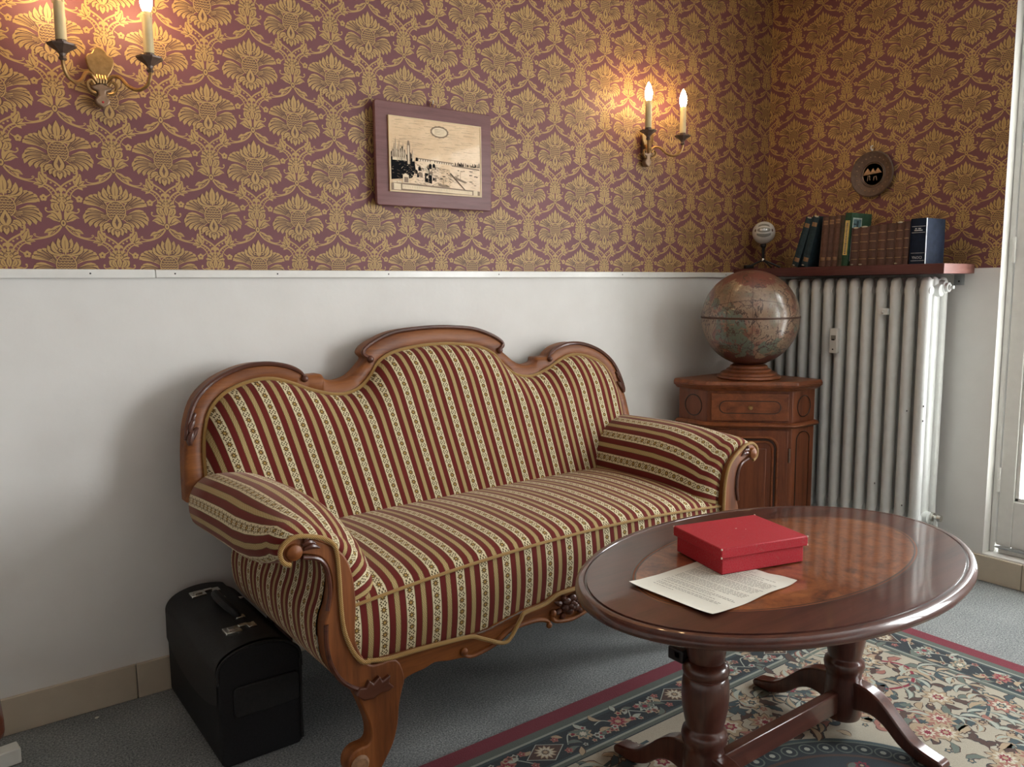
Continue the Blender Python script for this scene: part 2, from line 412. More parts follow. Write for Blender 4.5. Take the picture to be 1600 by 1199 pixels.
def damask():
    """one repeat of the printed damask in repeat widths; drawn in paint order: 0 gold, 1 dark line; the right half is mirrored"""
    G = []
    def both(p, m=0): G.append((p, m)); G.append(([(-x, y) for x, y in p][::-1], m))
    def one(p, m=0): G.append((p, m))
    def ribs(cs, w0=0.009, w1=0.004, add=both):
        for c_ in cs: add(ribbon(bez(*c_, 5), w0, w1), 1)
    def plume(base, tips, W, lob=2):
        paths = [bez(base, c0, c1, t, 9) for t, c0, c1 in tips]
        for p in paths: both(leaf(p, W, lob, 0.16, 0.72), 0)
        for p, q in zip(paths, paths[1:]):                        # dark lines between the lobes
            mid = [((a[0] + b_[0]) / 2, (a[1] + b_[1]) / 2) for a, b_ in zip(p, q)]; both(ribbon(mid[1:9], 0.006, 0.013), 1)
        for p in paths: both(ribbon(p[3:8], 0.0075, 0.003), 1)
    def lf(p0, c0, c1, p3, W, lobes=0, vein=True, mid=False, peak=0.55):
        path = bez(p0, c0, c1, p3, 9 if lobes else 7); add = one if mid else both
        add(leaf(path, W * 1.36, lobes, 0.33, peak), 1)
        add(leaf(path, W, lobes, 0.33, peak), 0)
        if vein: add(ribbon(path[2:-2], 0.006, 0.003), 1)
    # ogee branch behind everything
    br = bez((0.012, 0.410), (0.055, 0.300), (0.155, 0.262), (0.318, 0.250), 14)
    both(ribbon(br, 0.018, 0.010), 0)
    both(leaf(bez((0.012, 0.412), (0.085, 0.375), (0.115, 0.335), (0.150, 0.285), 11), 0.048, 4, 0.35), 0)
    both(leaf(bez((0.060, 0.355), (0.11, 0.355), (0.150, 0.345), (0.178, 0.318), 8), 0.044, 2, 0.3), 0)
    ribs([((0.035, 0.385), (0.08, 0.36), (0.10, 0.335), (0.125, 0.305)), ((0.075, 0.352), (0.11, 0.348), (0.135, 0.34), (0.158, 0.327))])
    both(ribbon(bez((0.150, 0.292), (0.195, 0.268), (0.250, 0.272), (0.268, 0.298), 8), 0.012, 0.008), 0)
    both(spiral(0.259, 0.302, 0.013, 0.8, -0.3, 0.009, 1, 8), 0)
    # sprig and stems to the neighbouring palmette
    both(ribbon(bez((0.330, 0.248), (0.41, 0.232), (0.455, 0.18), (0.470, 0.115), 8), 0.019, 0.015), 0)
    both(ribbon(bez((0.330, 0.222), (0.385, 0.205), (0.415, 0.165), (0.428, 0.100), 8), 0.012, 0.009), 0)
    for k in range(4):
        t = 0.25 + 0.2 * k; both(ribbon([(lerp(0.35, 0.428, t), lerp(0.215, 0.10, t ** 1.4)), (lerp(0.38, 0.468, t), lerp(0.235, 0.135, t ** 1.6))], 0.005), 0)
    for tip, W in (((0.258, 0.236), 0.042), ((0.276, 0.292), 0.048), ((0.310, 0.352), 0.056), ((0.300, 0.198), 0.042), ((0.345, 0.318), 0.040)):
        both(leaf(bez((0.365, 0.235), (0.345, 0.25), ((0.352 + tip[0]) / 2, (0.25 + tip[1]) / 2), tip, 8), W, 2, 0.28, 0.6), 0)
    ribs([((0.350, 0.243), (0.335, 0.255), (0.325, 0.29), (0.316, 0.330)), ((0.345, 0.240), (0.33, 0.25), (0.31, 0.265), (0.290, 0.280)), ((0.340, 0.232), (0.32, 0.232), (0.30, 0.234), (0.275, 0.236))])
    both(ribbon(bez((0.365, 0.245), (0.388, 0.275), (0.385, 0.30), (0.374, 0.322), 5), 0.013), 0); both(circ(0.371, 0.326, 0.014, 8), 0)
    # palmette above the medallion
    py = 0.630
    for k in range(5):
        a = R(90 - k * 26); l = 0.108 - 0.004 * k
        pth = [(0.012 * math.cos(a) + l * t * math.cos(a), py + l * t * math.sin(a)) for t in (0, 0.25, 0.5, 0.75, 1.0)]
        for f_ in ((one,) if k == 0 else (both,)): f_(leaf(pth, 0.042, 0, 0, 0.68), 0)
    for k in range(5):
        a = R(77 - k * 26); both(ribbon([(0.045 * math.cos(a), py + 0.045 * math.sin(a)), (0.088 * math.cos(a), py + 0.088 * math.sin(a))], 0.006, 0.013), 1)
    one(circ(0, py + 0.030, 0.047, 14, 0.036), 1); one(circ(0, py + 0.030, 0.041, 14, 0.031), 0)
    both(spiral(0.020, py + 0.034, 0.015, 1.0, 0.0, 0.007, 1, 9), 1)
    lf((0.016, 0.548), (0.06, 0.555), (0.085, 0.580), (0.098, 0.610), 0.044)
    lf((0.012, 0.550), (0.05, 0.565), (0.058, 0.590), (0.052, 0.630), 0.042)
    lf((0.0, 0.540), (0.0, 0.57), (0.0, 0.61), (0, 0.655), 0.046, 0, True, True)
    # hourglass leaves and tie
    both(leaf(bez((0.010, 0.430), (0.055, 0.490), (0.045, 0.545), (0.140, 0.530), 11), 0.054, 3, 0.3), 0)
    both(leaf(bez((0.015, 0.430), (0.09, 0.465), (0.085, 0.510), (0.150, 0.478), 9), 0.058, 3, 0.3), 0)
    both(leaf(bez((0.010, 0.440), (0.03, 0.48), (0.035, 0.52), (0.020, 0.555), 7), 0.034), 0)
    ribs([((0.030, 0.450), (0.06, 0.495), (0.06, 0.53), (0.115, 0.528)), ((0.04, 0.450), (0.09, 0.475), (0.09, 0.50), (0.132, 0.485))])
    both(ribbon(bez((0.125, 0.530), (0.15, 0.54), (0.160, 0.555), (0.148, 0.570), 5), 0.012, 0.008), 0); both(circ(0.146, 0.568, 0.011, 8), 0)
    one(circ(0, 0.425, 0.030, 12, 0.040), 1); one(circ(0, 0.425, 0.023, 12, 0.032), 0); one(circ(0, 0.425, 0.008, 8, 0.014), 1)
    # blossom beside the stem
    both(ribbon(bez((0.352, 0.112), (0.375, 0.118), (0.39, 0.128), (0.402, 0.142), 4), 0.010), 0)
    for k in range(5):
        a = R(90 + 72 * k); both(circ(0.340 + 0.020 * math.cos(a), 0.105 + 0.020 * math.sin(a), 0.0155, 8), 0)
    both(circ(0.340, 0.105, 0.009, 7), 1)
    # heart-shaped scroll with beads, drop
    hp = bez((0.150, -0.170), (0.185, -0.270), (0.060, -0.268), (0.0, -0.350), 12)
    both(ribbon(hp, 0.022, 0.015), 0); both(spiral(0.138, -0.196, 0.024, 1.0, 0.2, 0.012, 1, 10), 0)
    for q in (2, 4, 6, 8, 10):
        nx, ny = _nrm(hp, q); both(circ(hp[q][0] + nx * 0.024, hp[q][1] + ny * 0.024, 0.0105, 7), 0)
    one(leaf([(0, -0.335), (0, -0.36), (0, -0.385), (0, -0.410)], 0.040), 0)
    both(leaf(bez((0.0, -0.350), (0.02, -0.362), (0.036, -0.372), (0.044, -0.392), 5), 0.026), 0)
    both(spiral(0.038, -0.424, 0.018, 0.9, PI * 0.7, 0.011, 1, 9), 0)
    # side plumes
    plume((0.05, -0.07), (((0.300, -0.045), (0.12, -0.02), (0.24, 0.045)), ((0.318, -0.092), (0.13, -0.04), (0.285, 0.00)), ((0.302, -0.138), (0.13, -0.06), (0.295, -0.04)), ((0.258, -0.168), (0.11, -0.08), (0.265, -0.08)), ((0.205, -0.180), (0.09, -0.09), (0.215, -0.10)), ((0.158, -0.175), (0.07, -0.10), (0.165, -0.11))), 0.060)
    plume((0.065, -0.01), (((0.158, 0.160), (0.08, 0.06), (0.130, 0.10)), ((0.205, 0.168), (0.09, 0.07), (0.16, 0.13)), ((0.252, 0.150), (0.11, 0.07), (0.21, 0.14)), ((0.290, 0.112), (0.12, 0.06), (0.255, 0.138)), ((0.305, 0.062), (0.13, 0.04), (0.285, 0.120))), 0.060)
    both(ribbon(bez((0.10, -0.035), (0.17, -0.005), (0.23, 0.005), (0.285, 0.000), 7), 0.011, 0.005), 1)
    # crown
    lf((0.05, 0.105), (0.11, 0.115), (0.145, 0.150), (0.158, 0.200), 0.056)
    lf((0.035, 0.11), (0.08, 0.14), (0.112, 0.175), (0.108, 0.240), 0.060)
    lf((0.018, 0.12), (0.035, 0.18), (0.055, 0.215), (0.060, 0.272), 0.054)
    lf((0, 0.10), (0, 0.17), (0, 0.24), (0, 0.310), 0.064, 0, True, True)
    both(circ(0.044, 0.146, 0.029, 14), 1); both(spiral(0.044, 0.146, 0.026, 1.0, PI * 1.2, 0.014, -1), 0)
    # pinecone
    one(circ(0, 0.000, 0.096, 22, 0.108), 0); one(circ(0, 0.000, 0.086, 20, 0.098), 1)
    for r in range(7):
        y = 0.085 - r * 0.0265; hw_ = 0.076 * math.sqrt(max(0.05, 1 - (y / 0.100) ** 2)); k = max(1, round(hw_ * 2 / 0.031))
        for q in range(k):
            x = (q - (k - 1) / 2) * 0.031
            one(ribbon([(x + 0.0150 * math.cos(a), y + 0.0150 * math.sin(a)) for a in [PI + PI * t / 5 for t in range(6)]], 0.0085), 0)
            one(circ(x, y - 0.002, 0.004, 5), 0)
    both(ribbon(bez((0.015, 0.105), (0.04, 0.098), (0.065, 0.10), (0.09, 0.088), 5), 0.018, 0.011), 0)
    # lower bunch and heart leaf
    lf((0.025, -0.150), (0.08, -0.135), (0.115, -0.155), (0.128, -0.198), 0.054)
    lf((0.02, -0.165), (0.06, -0.178), (0.082, -0.195), (0.090, -0.228), 0.044)
    lf((0.01, -0.170), (0.03, -0.190), (0.046, -0.215), (0.048, -0.255), 0.046)
    lf((0, -0.160), (0, -0.20), (0, -0.24), (0, -0.275), 0.052, 0, True, True)
    lf((0.0, -0.195), (0.0, -0.15), (0, -0.10), (0, -0.030), 0.094, 0, False, True, 0.45)
    one(leaf([(0, -0.165), (0, -0.135), (0, -0.105), (0, -0.070)], 0.026), 1); both(ribbon([(0.004, -0.135), (0.020, -0.112)], 0.007, 0.004), 1)
    both(ribbon([(0.0, -0.185), (0.018, -0.20), (0.0, -0.215)], 0.007), 1)
    return G

def clip_poly(p, ax, val, keep):
    out = []
    for i in range(len(p)):
        a, b = p[i], p[(i + 1) % len(p)]; ia = (a[ax] - val) * keep >= 0; ib = (b[ax] - val) * keep >= 0
        if ia: out.append(a)
        if ia != ib:
            t = (val - a[ax]) / (b[ax] - a[ax]); out.append((lerp(a[0], b[0], t), lerp(a[1], b[1], t)))
    return out
def print_mesh(name, polys, fn, mats, lift, parent, kind=None, order=None, NLAY=0):
    """polys: (points, material index); one flat printed layer; fn(u, v, lift) -> xyz"""
    vs = []; fs = []; ms = []
    for p, mi in polys:
        h = lift + 4e-6 * (len(fs) % NLAY if NLAY else len(fs)) if order is None else lift + 4e-6 * order[len(fs)]
        o = len(vs); vs += [fn(x, y, h) for x, y in p]
        fs.append(tuple(range(o, o + len(p)))); ms.append(mi)
    me = bpy.data.meshes.new(name); me.from_pydata(vs, [], fs)
    for m in mats: me.materials.append(m)
    me.polygons.foreach_set('material_index', ms); me.update()
    o = bpy.data.objects.new(name, me); COL.objects.link(o); o.parent = parent
    if kind: o['kind'] = kind
    return o
MOTIF = damask()
def wallpaper(wall, u0, u1, v0, v1, ou, ov, fn):
    S_, Q_ = 0.265, 0.265 * 1.13355; polys = []; order = []
    for half in (0, 1):
        i0 = math.floor((u0 - ou) / S_) - 1; i1 = math.ceil((u1 - ou) / S_) + 1
        j0 = math.floor((v0 - ov) / Q_) - 1; j1 = math.ceil((v1 - ov) / Q_) + 1
        for i in range(i0, i1 + 1):
            for j in range(j0, j1 + 1):
                cx = ou + (i + half * 0.5) * S_; cy = ov + (j + half * 0.5) * Q_
                if cx < u0 - 0.15 or cx > u1 + 0.15 or cy < v0 - 0.20 or cy > v1 + 0.13: continue
                whole = cx > u0 + 0.14 and cx < u1 - 0.14 and cy > v0 + 0.125 and cy < v1 - 0.20
                for oi, (p, mi) in enumerate(MOTIF):
                    q = [(cx + x * S_, cy + y * S_) for x, y in p]
                    if not whole:
                        for ax, val, kp in ((0, u0, 1), (0, u1, -1), (1, v0, 1), (1, v1, -1)):
                            q = clip_poly(q, ax, val, kp)
                            if len(q) < 3: break
                        if len(q) < 3: continue
                    polys.append((q, mi)); order.append(oi)
    return print_mesh('damask_print', polys, fn, [M['gold'], M['vein']], 0.0008, wall, order=order)

# ================================================================ THE ROOM
RX0, RY0, RZ1 = -5.0, -4.7, 2.62
ZP = 1.2685                                                       # lower edge of the wallpaper
struct(B().box(RX0 - 0.15, 0.36, RY0 - 0.15, 0.15, -0.12, 0).obj('floor', M['carpet'], smooth=False))
struct(B().box(RX0 - 0.15, 0.36, RY0 - 0.15, 0.15, RZ1, RZ1 + 0.12).obj('ceiling', plain('ceiling_white', (0.78, 0.78, 0.75), 0.8), smooth=False))
wb = struct(B().box(RX0 - 0.15, 0.36, 0.0, 0.15, 0, RZ1).obj('wall_back', M['plaster'], smooth=False))
B().box(RX0, -0.0008, -0.0006, 0.001, ZP, RZ1).obj('wallpaper', M['maroon'], wb, smooth=False)
wallpaper(wb, -3.95, -0.0012, ZP, RZ1, -12.1326 * 0.265, 5.4 * 0.265, lambda u, v, w: (u, -w, v))
wlf = struct(B().box(RX0 - 0.15, RX0, RY0, 0, 0, RZ1).obj('wall_left', M['plaster'], smooth=False))
wfr = struct(B().box(RX0 - 0.15, 0.36, RY0 - 0.15, RY0, 0, RZ1).obj('wall_front', M['plaster'], smooth=False))
def m_far_paper():
    m = Mat('damask_wallpaper_plain'); v = m.coord('Object', (3.77, 3.77, 3.33)); f = m.voro(v, 2.0)
    m.set(m.mix(f < 0.36, (0.165, 0.060, 0.066), (0.42, 0.262, 0.095)), 0.55, spec=0.3); return m.m
M['far_paper'] = m_far_paper()
B().box(RX0 - 0.001, RX0 + 0.0006, RY0, -0.001, ZP, RZ1).obj('wallpaper', M['far_paper'], wlf, smooth=False)
B().box(RX0 + 0.001, -0.001, RY0 - 0.001, RY0 + 0.0006, ZP, RZ1).obj('wallpaper', M['far_paper'], wfr, smooth=False)
b = B(); WT = 0.34
(a1, a2, az0, az1), (c1, c2, cz0, cz1) = OPEN
b.box(0, WT, a1, 0, 0, RZ1).box(0, WT, a2, a1, 0, az0).box(0, WT, a2, a1, az1, RZ1).box(0, WT, c1, a2, 0, RZ1)
b.box(0, WT, c2, c1, 0, cz0).box(0, WT, c2, c1, cz1, RZ1).box(0, WT, RY0, c2, 0, RZ1)
wr = struct(b.obj('wall_right', M['plaster'], smooth=False))
B().box(-0.0006, 0.001, a1 + 0.001, -0.0008, ZP, RZ1).obj('wallpaper', M['maroon'], wr, smooth=False)
wallpaper(wr, 0.0012, -a1 - 0.001, ZP, RZ1, 0.5205 * 0.265, (5.4 + 0.6815) * 0.265, lambda u, v, w: (-w, -u, v))
# white rail along the foot of the wallpaper, two lengths with nail heads
for k, (x0, x1) in enumerate(((RX0 + 0.01, -2.8605), (-2.859, -0.262))):
    o = struct(B().box(x0, x1, -0.013, -0.0002, 1.2455, 1.2695).obj('trim_%d' % (k + 1), M['paint'], bevel=0.002))
    for px in ([-3.028, -3.46] if k == 0 else [-2.806, -2.50, -2.11, -1.645, -1.0, -0.32]):
        B().lathe([(0.0, 0.0008), (0.0025, 0.0), (0.0025, -0.003)], 8, fn=lambda x, y, z, px=px: (px + x, -0.0133 - z, 1.258 + y)).obj('nail_head', M['black'], o)
# tiled skirting
def skirting(name, p0, p1, n_off, first, L=0.45):
    root = bpy.data.objects.new(name, None); COL.objects.link(root); root['kind'] = 'structure'
    d = (Vector(p1) - Vector(p0)); tot = d.length; d.normalize(); t = 0.0; nx = first
    while t < tot - 0.01:
        e = min(tot, nx); a = Vector(p0) + d * (t + 0.0012); c = Vector(p0) + d * (e - 0.0012); w = Vector(n_off) * 0.011
        xs = sorted((a.x, c.x + w.x)); ys = sorted((a.y, c.y + w.y))
        B().box(xs[0], xs[1], ys[0], ys[1], 0.0005, 0.106).obj('tile', M['tile'], root, bevel=0.002)
        t = e; nx = e + L
    return root
skirting('baseboard_back', (-2.981 - 0.45 * 4, 0, 0), (-0.012, 0, 0), (0, -1), 0.45)
skirting('baseboard_right', (0, -0.001, 0), (0, -4.6, 0), (-1, 0), 1.2375 - 0.45)
# glazed balcony door in the right wall
dr = bpy.data.objects.new('door_1', None); COL.objects.link(dr); dr['kind'] = 'structure'; dr.location = (0.055, a1, az0)
DW, DH = a1 - a2, az1 - az0
f = B().box(0, 0.07, -0.021, -0.001, 0.001, DH - 0.001).box(0, 0.07, -DW + 0.001, -DW + 0.034, 0.001, DH - 0.001).box(0, 0.07, -DW + 0.034, -0.034, DH - 0.034, DH - 0.001).box(0, 0.07, -DW + 0.034, -0.034, 0.001, 0.022)
f.obj('door_frame', M['paint'], dr, smooth=False, bevel=0.004)
y0, y1, z0, z1 = -0.024, -DW + 0.037, 0.030, DH - 0.037
gy0, gy1, gz0, gz1 = y0 - 0.056, y1 + 0.075, 0.223, z1 - 0.09
lf_ = B().box(0.004, 0.05, gy0, y0, z0, z1).box(0.004, 0.05, y1, gy1, z0, z1).box(0.004, 0.05, gy1, gy0, z0, gz0).box(0.004, 0.05, gy1, gy0, gz1, z1)
leafo = lf_.obj('door_leaf', M['paint'], dr, smooth=False, bevel=0.004)
B().box(0.02, 0.026, gy1 - 0.0, gy0 + 0.0, gz0, gz1).obj('pane', M['glass'], leafo, smooth=False)
g = B()
for (ya_, yb_, za_, zb_) in ((gy0 - 0.016, gy0, gz0, gz1), (gy1, gy1 + 0.016, gz0, gz1), (gy1, gy0, gz0, gz0 + 0.016), (gy1, gy0, gz1 - 0.016, gz1)): g.box(0.010, 0.034, ya_, yb_, za_, zb_)
g.obj('glazing_bead', M['paint'], leafo, smooth=False, bevel=0.003)
for hz in (0.305, 1.225, 1.95):
    B().lathe([(0.006, -0.05), (0.006, -0.001), (0.0045, 0.0), (0.006, 0.001), (0.006, 0.05)], 10, -0.003, -0.023, hz).obj('hinge', M['paint'], dr)
B().prism([(0, 0), (-0.02, 0.006), (-DW + 0.06, 0.006), (-DW + 0.06, -0.004), (-0.02, -0.004)], lambda u, v, w: (w, u - 0.023, v + 0.026), -0.016, 0.004).obj('draught_strip', M['steel'], dr, bevel=0.002)
# window further along the same wall
wn = bpy.data.objects.new('window_1', None); COL.objects.link(wn); wn['kind'] = 'structure'; wn.location = (0.10, c1, cz0)
WW, WH = c1 - c2, cz1 - cz0
f = B()
for ya_, yb_, za_, zb_ in ((-0.06, -0.001, 0.001, WH - 0.001), (-WW + 0.001, -WW + 0.06, 0.001, WH - 0.001), (-WW / 2 - 0.04, -WW / 2 + 0.04, 0.06, WH - 0.06), (-WW + 0.06, -0.06, 0.001, 0.06), (-WW + 0.06, -0.06, WH - 0.06, WH - 0.001)):
    f.box(0, 0.06, ya_, yb_, za_, zb_)
f.obj('window_frame', M['paint'], wn, smooth=False, bevel=0.004)
for ya_, yb_ in ((-WW / 2 + 0.04, -0.06), (-WW + 0.06, -WW / 2 - 0.04)): B().box(0.025, 0.031, ya_, yb_, 0.06, WH - 0.06).obj('pane', M['glass'], wn, smooth=False)

# ================================================================ SOFA
sofa = thing('sofa', 'antique carved wood sofa with red and gold striped upholstery and scrolled arms', 'sofa', (-1.977, 0, 0), R(1))
fy = lambda z: -0.08 - 0.25 * (1.07 - z)
OUT = [(0.885, 0.622), (0.880, 0.70), (0.872, 0.77), (0.858, 0.84), (0.826, 0.906), (0.768, 0.953), (0.688, 0.983), (0.614, 0.990), (0.549, 0.979), (0.507, 0.959), (0.488, 0.944), (0.462, 0.943), (0.436, 0.942), (0.424, 0.926), (0.385, 0.918), (0.338, 0.930), (0.296, 0.962), (0.278, 0.981), (0.290, 0.999), (0.273, 1.021), (0.224, 1.045), (0.158, 1.065), (0.07, 1.074), (0, 1.076)]
INN = [(0.826, 0.60), (0.823, 0.735), (0.812, 0.810), (0.790, 0.868), (0.742, 0.912), (0.672, 0.937), (0.608, 0.942), (0.546, 0.926), (0.468, 0.894), (0.386, 0.876), (0.318, 0.890), (0.272, 0.925), (0.233, 0.970), (0.17, 0.998), (0.075, 1.012), (0, 1.015)]
def mirror_line(h): return h + [(-x, y) for x, y in h[-2::-1]]
outc = [(p.x, p.y) for p in crom([(x, y, 0) for x, y in mirror_line(OUT)], 4)]
innc = [(p.x, p.y) for p in crom([(x, y, 0) for x, y in mirror_line(INN)], 4)]
onb = lambda u, v, w: (u, fy(v) + w, v)
bf = B()                                                          # frame as a strip of quads between the two curves
def resamp(c, n):
    d = [0]
    for i in range(len(c) - 1): d.append(d[-1] + math.dist(c[i], c[i + 1]))
    return [(interp(d[-1] * k / n, d, [p[0] for p in c]), interp(d[-1] * k / n, d, [p[1] for p in c])) for k in range(n + 1)]
NB = 220
# pair points of both curves by walking the outer curve and projecting along
oc = outc; ic = resamp(innc, 400)
pair = []; last = 0
for p in oc:
    best = min(range(last, min(len(ic), last + 60)), key=lambda q: math.dist(p, ic[q]) + 0.0)
    last = best; pair.append(ic[best])
pair[-1] = ic[-1]
vs = []; fs = []
for (ox_, oz_), (ix_, iz_) in zip(oc, pair):
    vs += [onb(ix_, iz_, 0.004), onb(lerp(ix_, ox_, 0.12), lerp(iz_, oz_, 0.12), -0.002), onb(lerp(ix_, ox_, 0.80), lerp(iz_, oz_, 0.80), -0.004), onb(lerp(ix_, ox_, 0.97), lerp(iz_, oz_, 0.97), 0.004), onb(ox_, oz_, 0.014), onb(ox_, oz_, 0.048), onb(ix_, iz_, 0.048)]
n7 = 7
for i in range(len(oc) - 1):
    for k in range(n7): fs.append((i * n7 + k, i * n7 + (k + 1) % n7, (i + 1) * n7 + (k + 1) % n7, (i + 1) * n7 + k))
fs += [tuple(range(n7 - 1, -1, -1)), tuple((len(oc) - 1) * n7 + k for k in range(n7))]
bf.add(vs, fs).obj('back_frame', M['walnut'], sofa, angle=50)
# carved bead mouldings with curled ends
def bead(pts, name='moulding', r=0.0075, mat='dark_walnut', w=-0.004, curl=(None, None)):
    for s in ((1, -1) if pts[-1][0] > 0.01 else (1,)):
        c = crom([onb(s * x, z, w) for x, z in pts], 5)
        bb = B().tube(c, [r * (0.55 + 0.45 * min(1, 6 * min(i, len(c) - 1 - i) / len(c))) for i in range(len(c))], 8)
        for e in curl:
            if e: bb.ball(onb(s * e[0], e[1], w - 0.003), 0.0115, 0.010, 0.0115)
        bb.obj(name, M[mat], sofa)
bead([(0.868, 0.79), (0.855, 0.841), (0.823, 0.903), (0.766, 0.950), (0.688, 0.980), (0.614, 0.987), (0.550, 0.976), (0.510, 0.957), (0.496, 0.941)], curl=((0.496, 0.934),))
cb = [(0.268, 0.984), (0.285, 0.999), (0.270, 1.018), (0.223, 1.042), (0.158, 1.062), (0.07, 1.071), (0, 1.073)]
c = crom([onb(x, z, -0.004) for x, z in mirror_line(cb)], 5)
bb = B().tube(c, 0.0075, 8)
for s in (-1, 1): bb.ball(onb(s * 0.264, 0.979, -0.008), 0.012, 0.010, 0.012)
bb.obj('moulding', M['dark_walnut'], sofa)
for s in (-1, 1):                                                 # carved leaf sprays on the shoulders
    q = B()
    for (x0, z0_, x1, z1_, r_) in ((0.858, 0.775, 0.845, 0.815, 0.011), (0.848, 0.790, 0.832, 0.822, 0.008), (0.855, 0.810, 0.838, 0.845, 0.009), (0.842, 0.835, 0.832, 0.862, 0.006)):
        pth = crom([onb(s * lerp(x0, x1, t) + s * 0.004 * math.sin(PI * t), lerp(z0_, z1_, t), -0.006) for t in (0, 0.35, 0.7, 1)], 3)
        q.tube(pth, [r_ * (0.25 + math.sin(PI * (0.1 + 0.8 * i / (len(pth) - 1)))) * 0.8 for i in range(len(pth))], 8)
    q.obj('leaf_carving', M['dark_walnut'], sofa)
# backrest cushion
TX = [x for x, z in INN][::-1]; TZ = [z for x, z in INN][::-1]
innx = sorted([(abs(x), z) for x, z in innc]); IX = [a for a, _ in innx]; IZ = [a for _, a in innx]
def back_pt(a, t):
    lx = 0.826 * math.sin((a - 0.5) * PI); T = interp(abs(lx), IX, IZ); zb = 0.44; z = lerp(zb, T, t)
    if z < 0.66: lx = math.copysign(min(abs(lx), lerp(0.70, 0.826, max(0, (z - 0.58) / 0.08))), lx)
    d1 = min(1, (T - z) / 0.13); d2 = min(1, (0.826 - abs(lx)) / 0.11)
    bul = 0.076 * math.sqrt(max(0, 1 - (1 - d1) ** 2)) * math.sqrt(max(0, 1 - (1 - d2) ** 2))
    return ((lx, fy(z) + 0.006 - bul, z), (lx / (1 + 0.10 * (z - 0.72)) + 0.16 * (z - 0.7), z))
B().grid(130, 44, back_pt).obj('backrest', M['fabric'], sofa, angle=80)
B().add([onb(x, z, 0.034) for x, z in innc] + [onb(-0.69, 0.58, 0.034), onb(-0.69, 0.42, 0.034), onb(0.69, 0.42, 0.034), onb(0.69, 0.58, 0.034)], [tuple(range(len(innc) + 4))]).obj('back_board', M['dark_walnut'], sofa, smooth=False)
bp = [onb(x, z, -0.004) for x, z in innc]
B().tube(bp, 0.0062, 8).obj('gold_braid', M['braid'], sofa)
# seat
def weltz(lx): return 0.464 + 0.036 * (1 - (lx / 0.69) ** 2)
def seat_pt(a, t):
    lx = lerp(-0.70, 0.70, a); yb, yf = -0.215, -0.795
    y = lerp(yf, yb, t); zf = weltz(lx); e = min(1, t / 0.16)
    z = lerp(zf, 0.505, t) + 0.026 * math.sqrt(max(0, 1 - (1 - e) ** 2)) * (1 - t * 0.6) + 0.024 * math.sin(PI * t)
    return ((lx, y + 0.010 * (1 - e) * 0, z), (lx, y))
B().grid(90, 40, seat_pt).obj('seat', M['fabric'], sofa, angle=80)
wl = [(lerp(-0.685, 0.685, k / 40), -0.797, weltz(lerp(-0.685, 0.685, k / 40))) for k in range(41)]
B().tube(wl, 0.0045, 8).obj('seat_piping', M['braid'], sofa)
FB = [(0, 0.341), (0.03, 0.341), (0.056, 0.339), (0.098, 0.324), (0.177, 0.320), (0.256, 0.306), (0.30, 0.298), (0.355, 0.298), (0.488, 0.309), (0.576, 0.313), (0.649, 0.318), (0.69, 0.345)]
fbz = lambda lx: interp(abs(lx), [p[0] for p in FB], [p[1] for p in FB])
def fas(a, t):
    lx = lerp(-0.685, 0.685, a); z = lerp(fbz(lx), weltz(lx), t)
    return ((lx, -0.790 - 0.010 * math.sin(PI * t), z), (lx, z))
B().grid(100, 10, fas).obj('seat_front', M['fabric'], sofa, angle=80)
# braid along the lower edge, coming loose in a hanging loop left of the middle
gb = [(-0.655, -0.806, 0.325), (-0.60, -0.806, 0.313), (-0.52, -0.806, 0.311), (-0.43, -0.806, 0.306), (-0.355, -0.806, 0.300), (-0.325, -0.808, 0.288), (-0.292, -0.811, 0.272), (-0.262, -0.812, 0.258), (-0.240, -0.813, 0.256), (-0.222, -0.812, 0.268), (-0.205, -0.811, 0.288), (-0.188, -0.809, 0.307), (-0.172, -0.807, 0.318), (-0.10, -0.806, 0.324), (-0.052, -0.806, 0.340), (0.0, -0.806, 0.341)] + [(x, -0.806, fbz(x)) for x in (0.052, 0.10, 0.18, 0.256, 0.30, 0.355, 0.49, 0.576, 0.65)]
B().tube(crom(gb, 4), 0.0058, 8).obj('gold_braid', M['braid'], sofa)
lb = [(lx_, -0.803, fbz(lx_) + 0.003) for lx_ in (-0.33, -0.30, -0.27, -0.24, -0.21, -0.18)]
B().tube(crom(lb, 3), [0.0010 + 0.0010 * ((i * 7) % 3) for i in range(16)], 6).obj('frayed_edge', plain('frayed_thread', (0.16, 0.12, 0.10), 0.9, vary=0.4, scale=300), sofa)
# apron
AP = [(0.60, 0.20), (0.564, 0.228), (0.538, 0.244), (0.49, 0.250), (0.459, 0.257), (0.42, 0.249), (0.385, 0.245), (0.342, 0.238), (0.30, 0.243), (0.265, 0.255), (0.222, 0.277), (0.18, 0.281), (0.145, 0.280), (0.10, 0.270), (0.073, 0.262), (0.05, 0.256), (0.02, 0.250), (0, 0.249)]
apb = [(p.x, p.y) for p in crom([(x, y, 0) for x, y in mirror_line(AP)], 3)]
top = [(x, fbz(x) + 0.001) for x in [lerp(-0.66, 0.66, k / 60) for k in range(61)]]
B().prism(apb + top, XZ, -0.798, -0.765).obj('apron', M['walnut'], sofa, bevel=0.003)
for s in (-1, 1):
    p1 = crom([(s * x, -0.801, z) for x, z in ((0.378, 0.262), (0.368, 0.250), (0.342, 0.243), (0.276, 0.254), (0.222, 0.280), (0.145, 0.284), (0.10, 0.275), (0.082, 0.262), (0.080, 0.254))], 5)
    B().tube(p1, [0.0035 + 0.004 * math.sin(PI * i / (len(p1) - 1)) for i in range(len(p1))], 8).ball((s * 0.374, -0.804, 0.263), 0.011, 0.008, 0.011).ball((s * 0.084, -0.804, 0.256), 0.009, 0.008, 0.009).obj('scroll_moulding', M['walnut'], sofa)
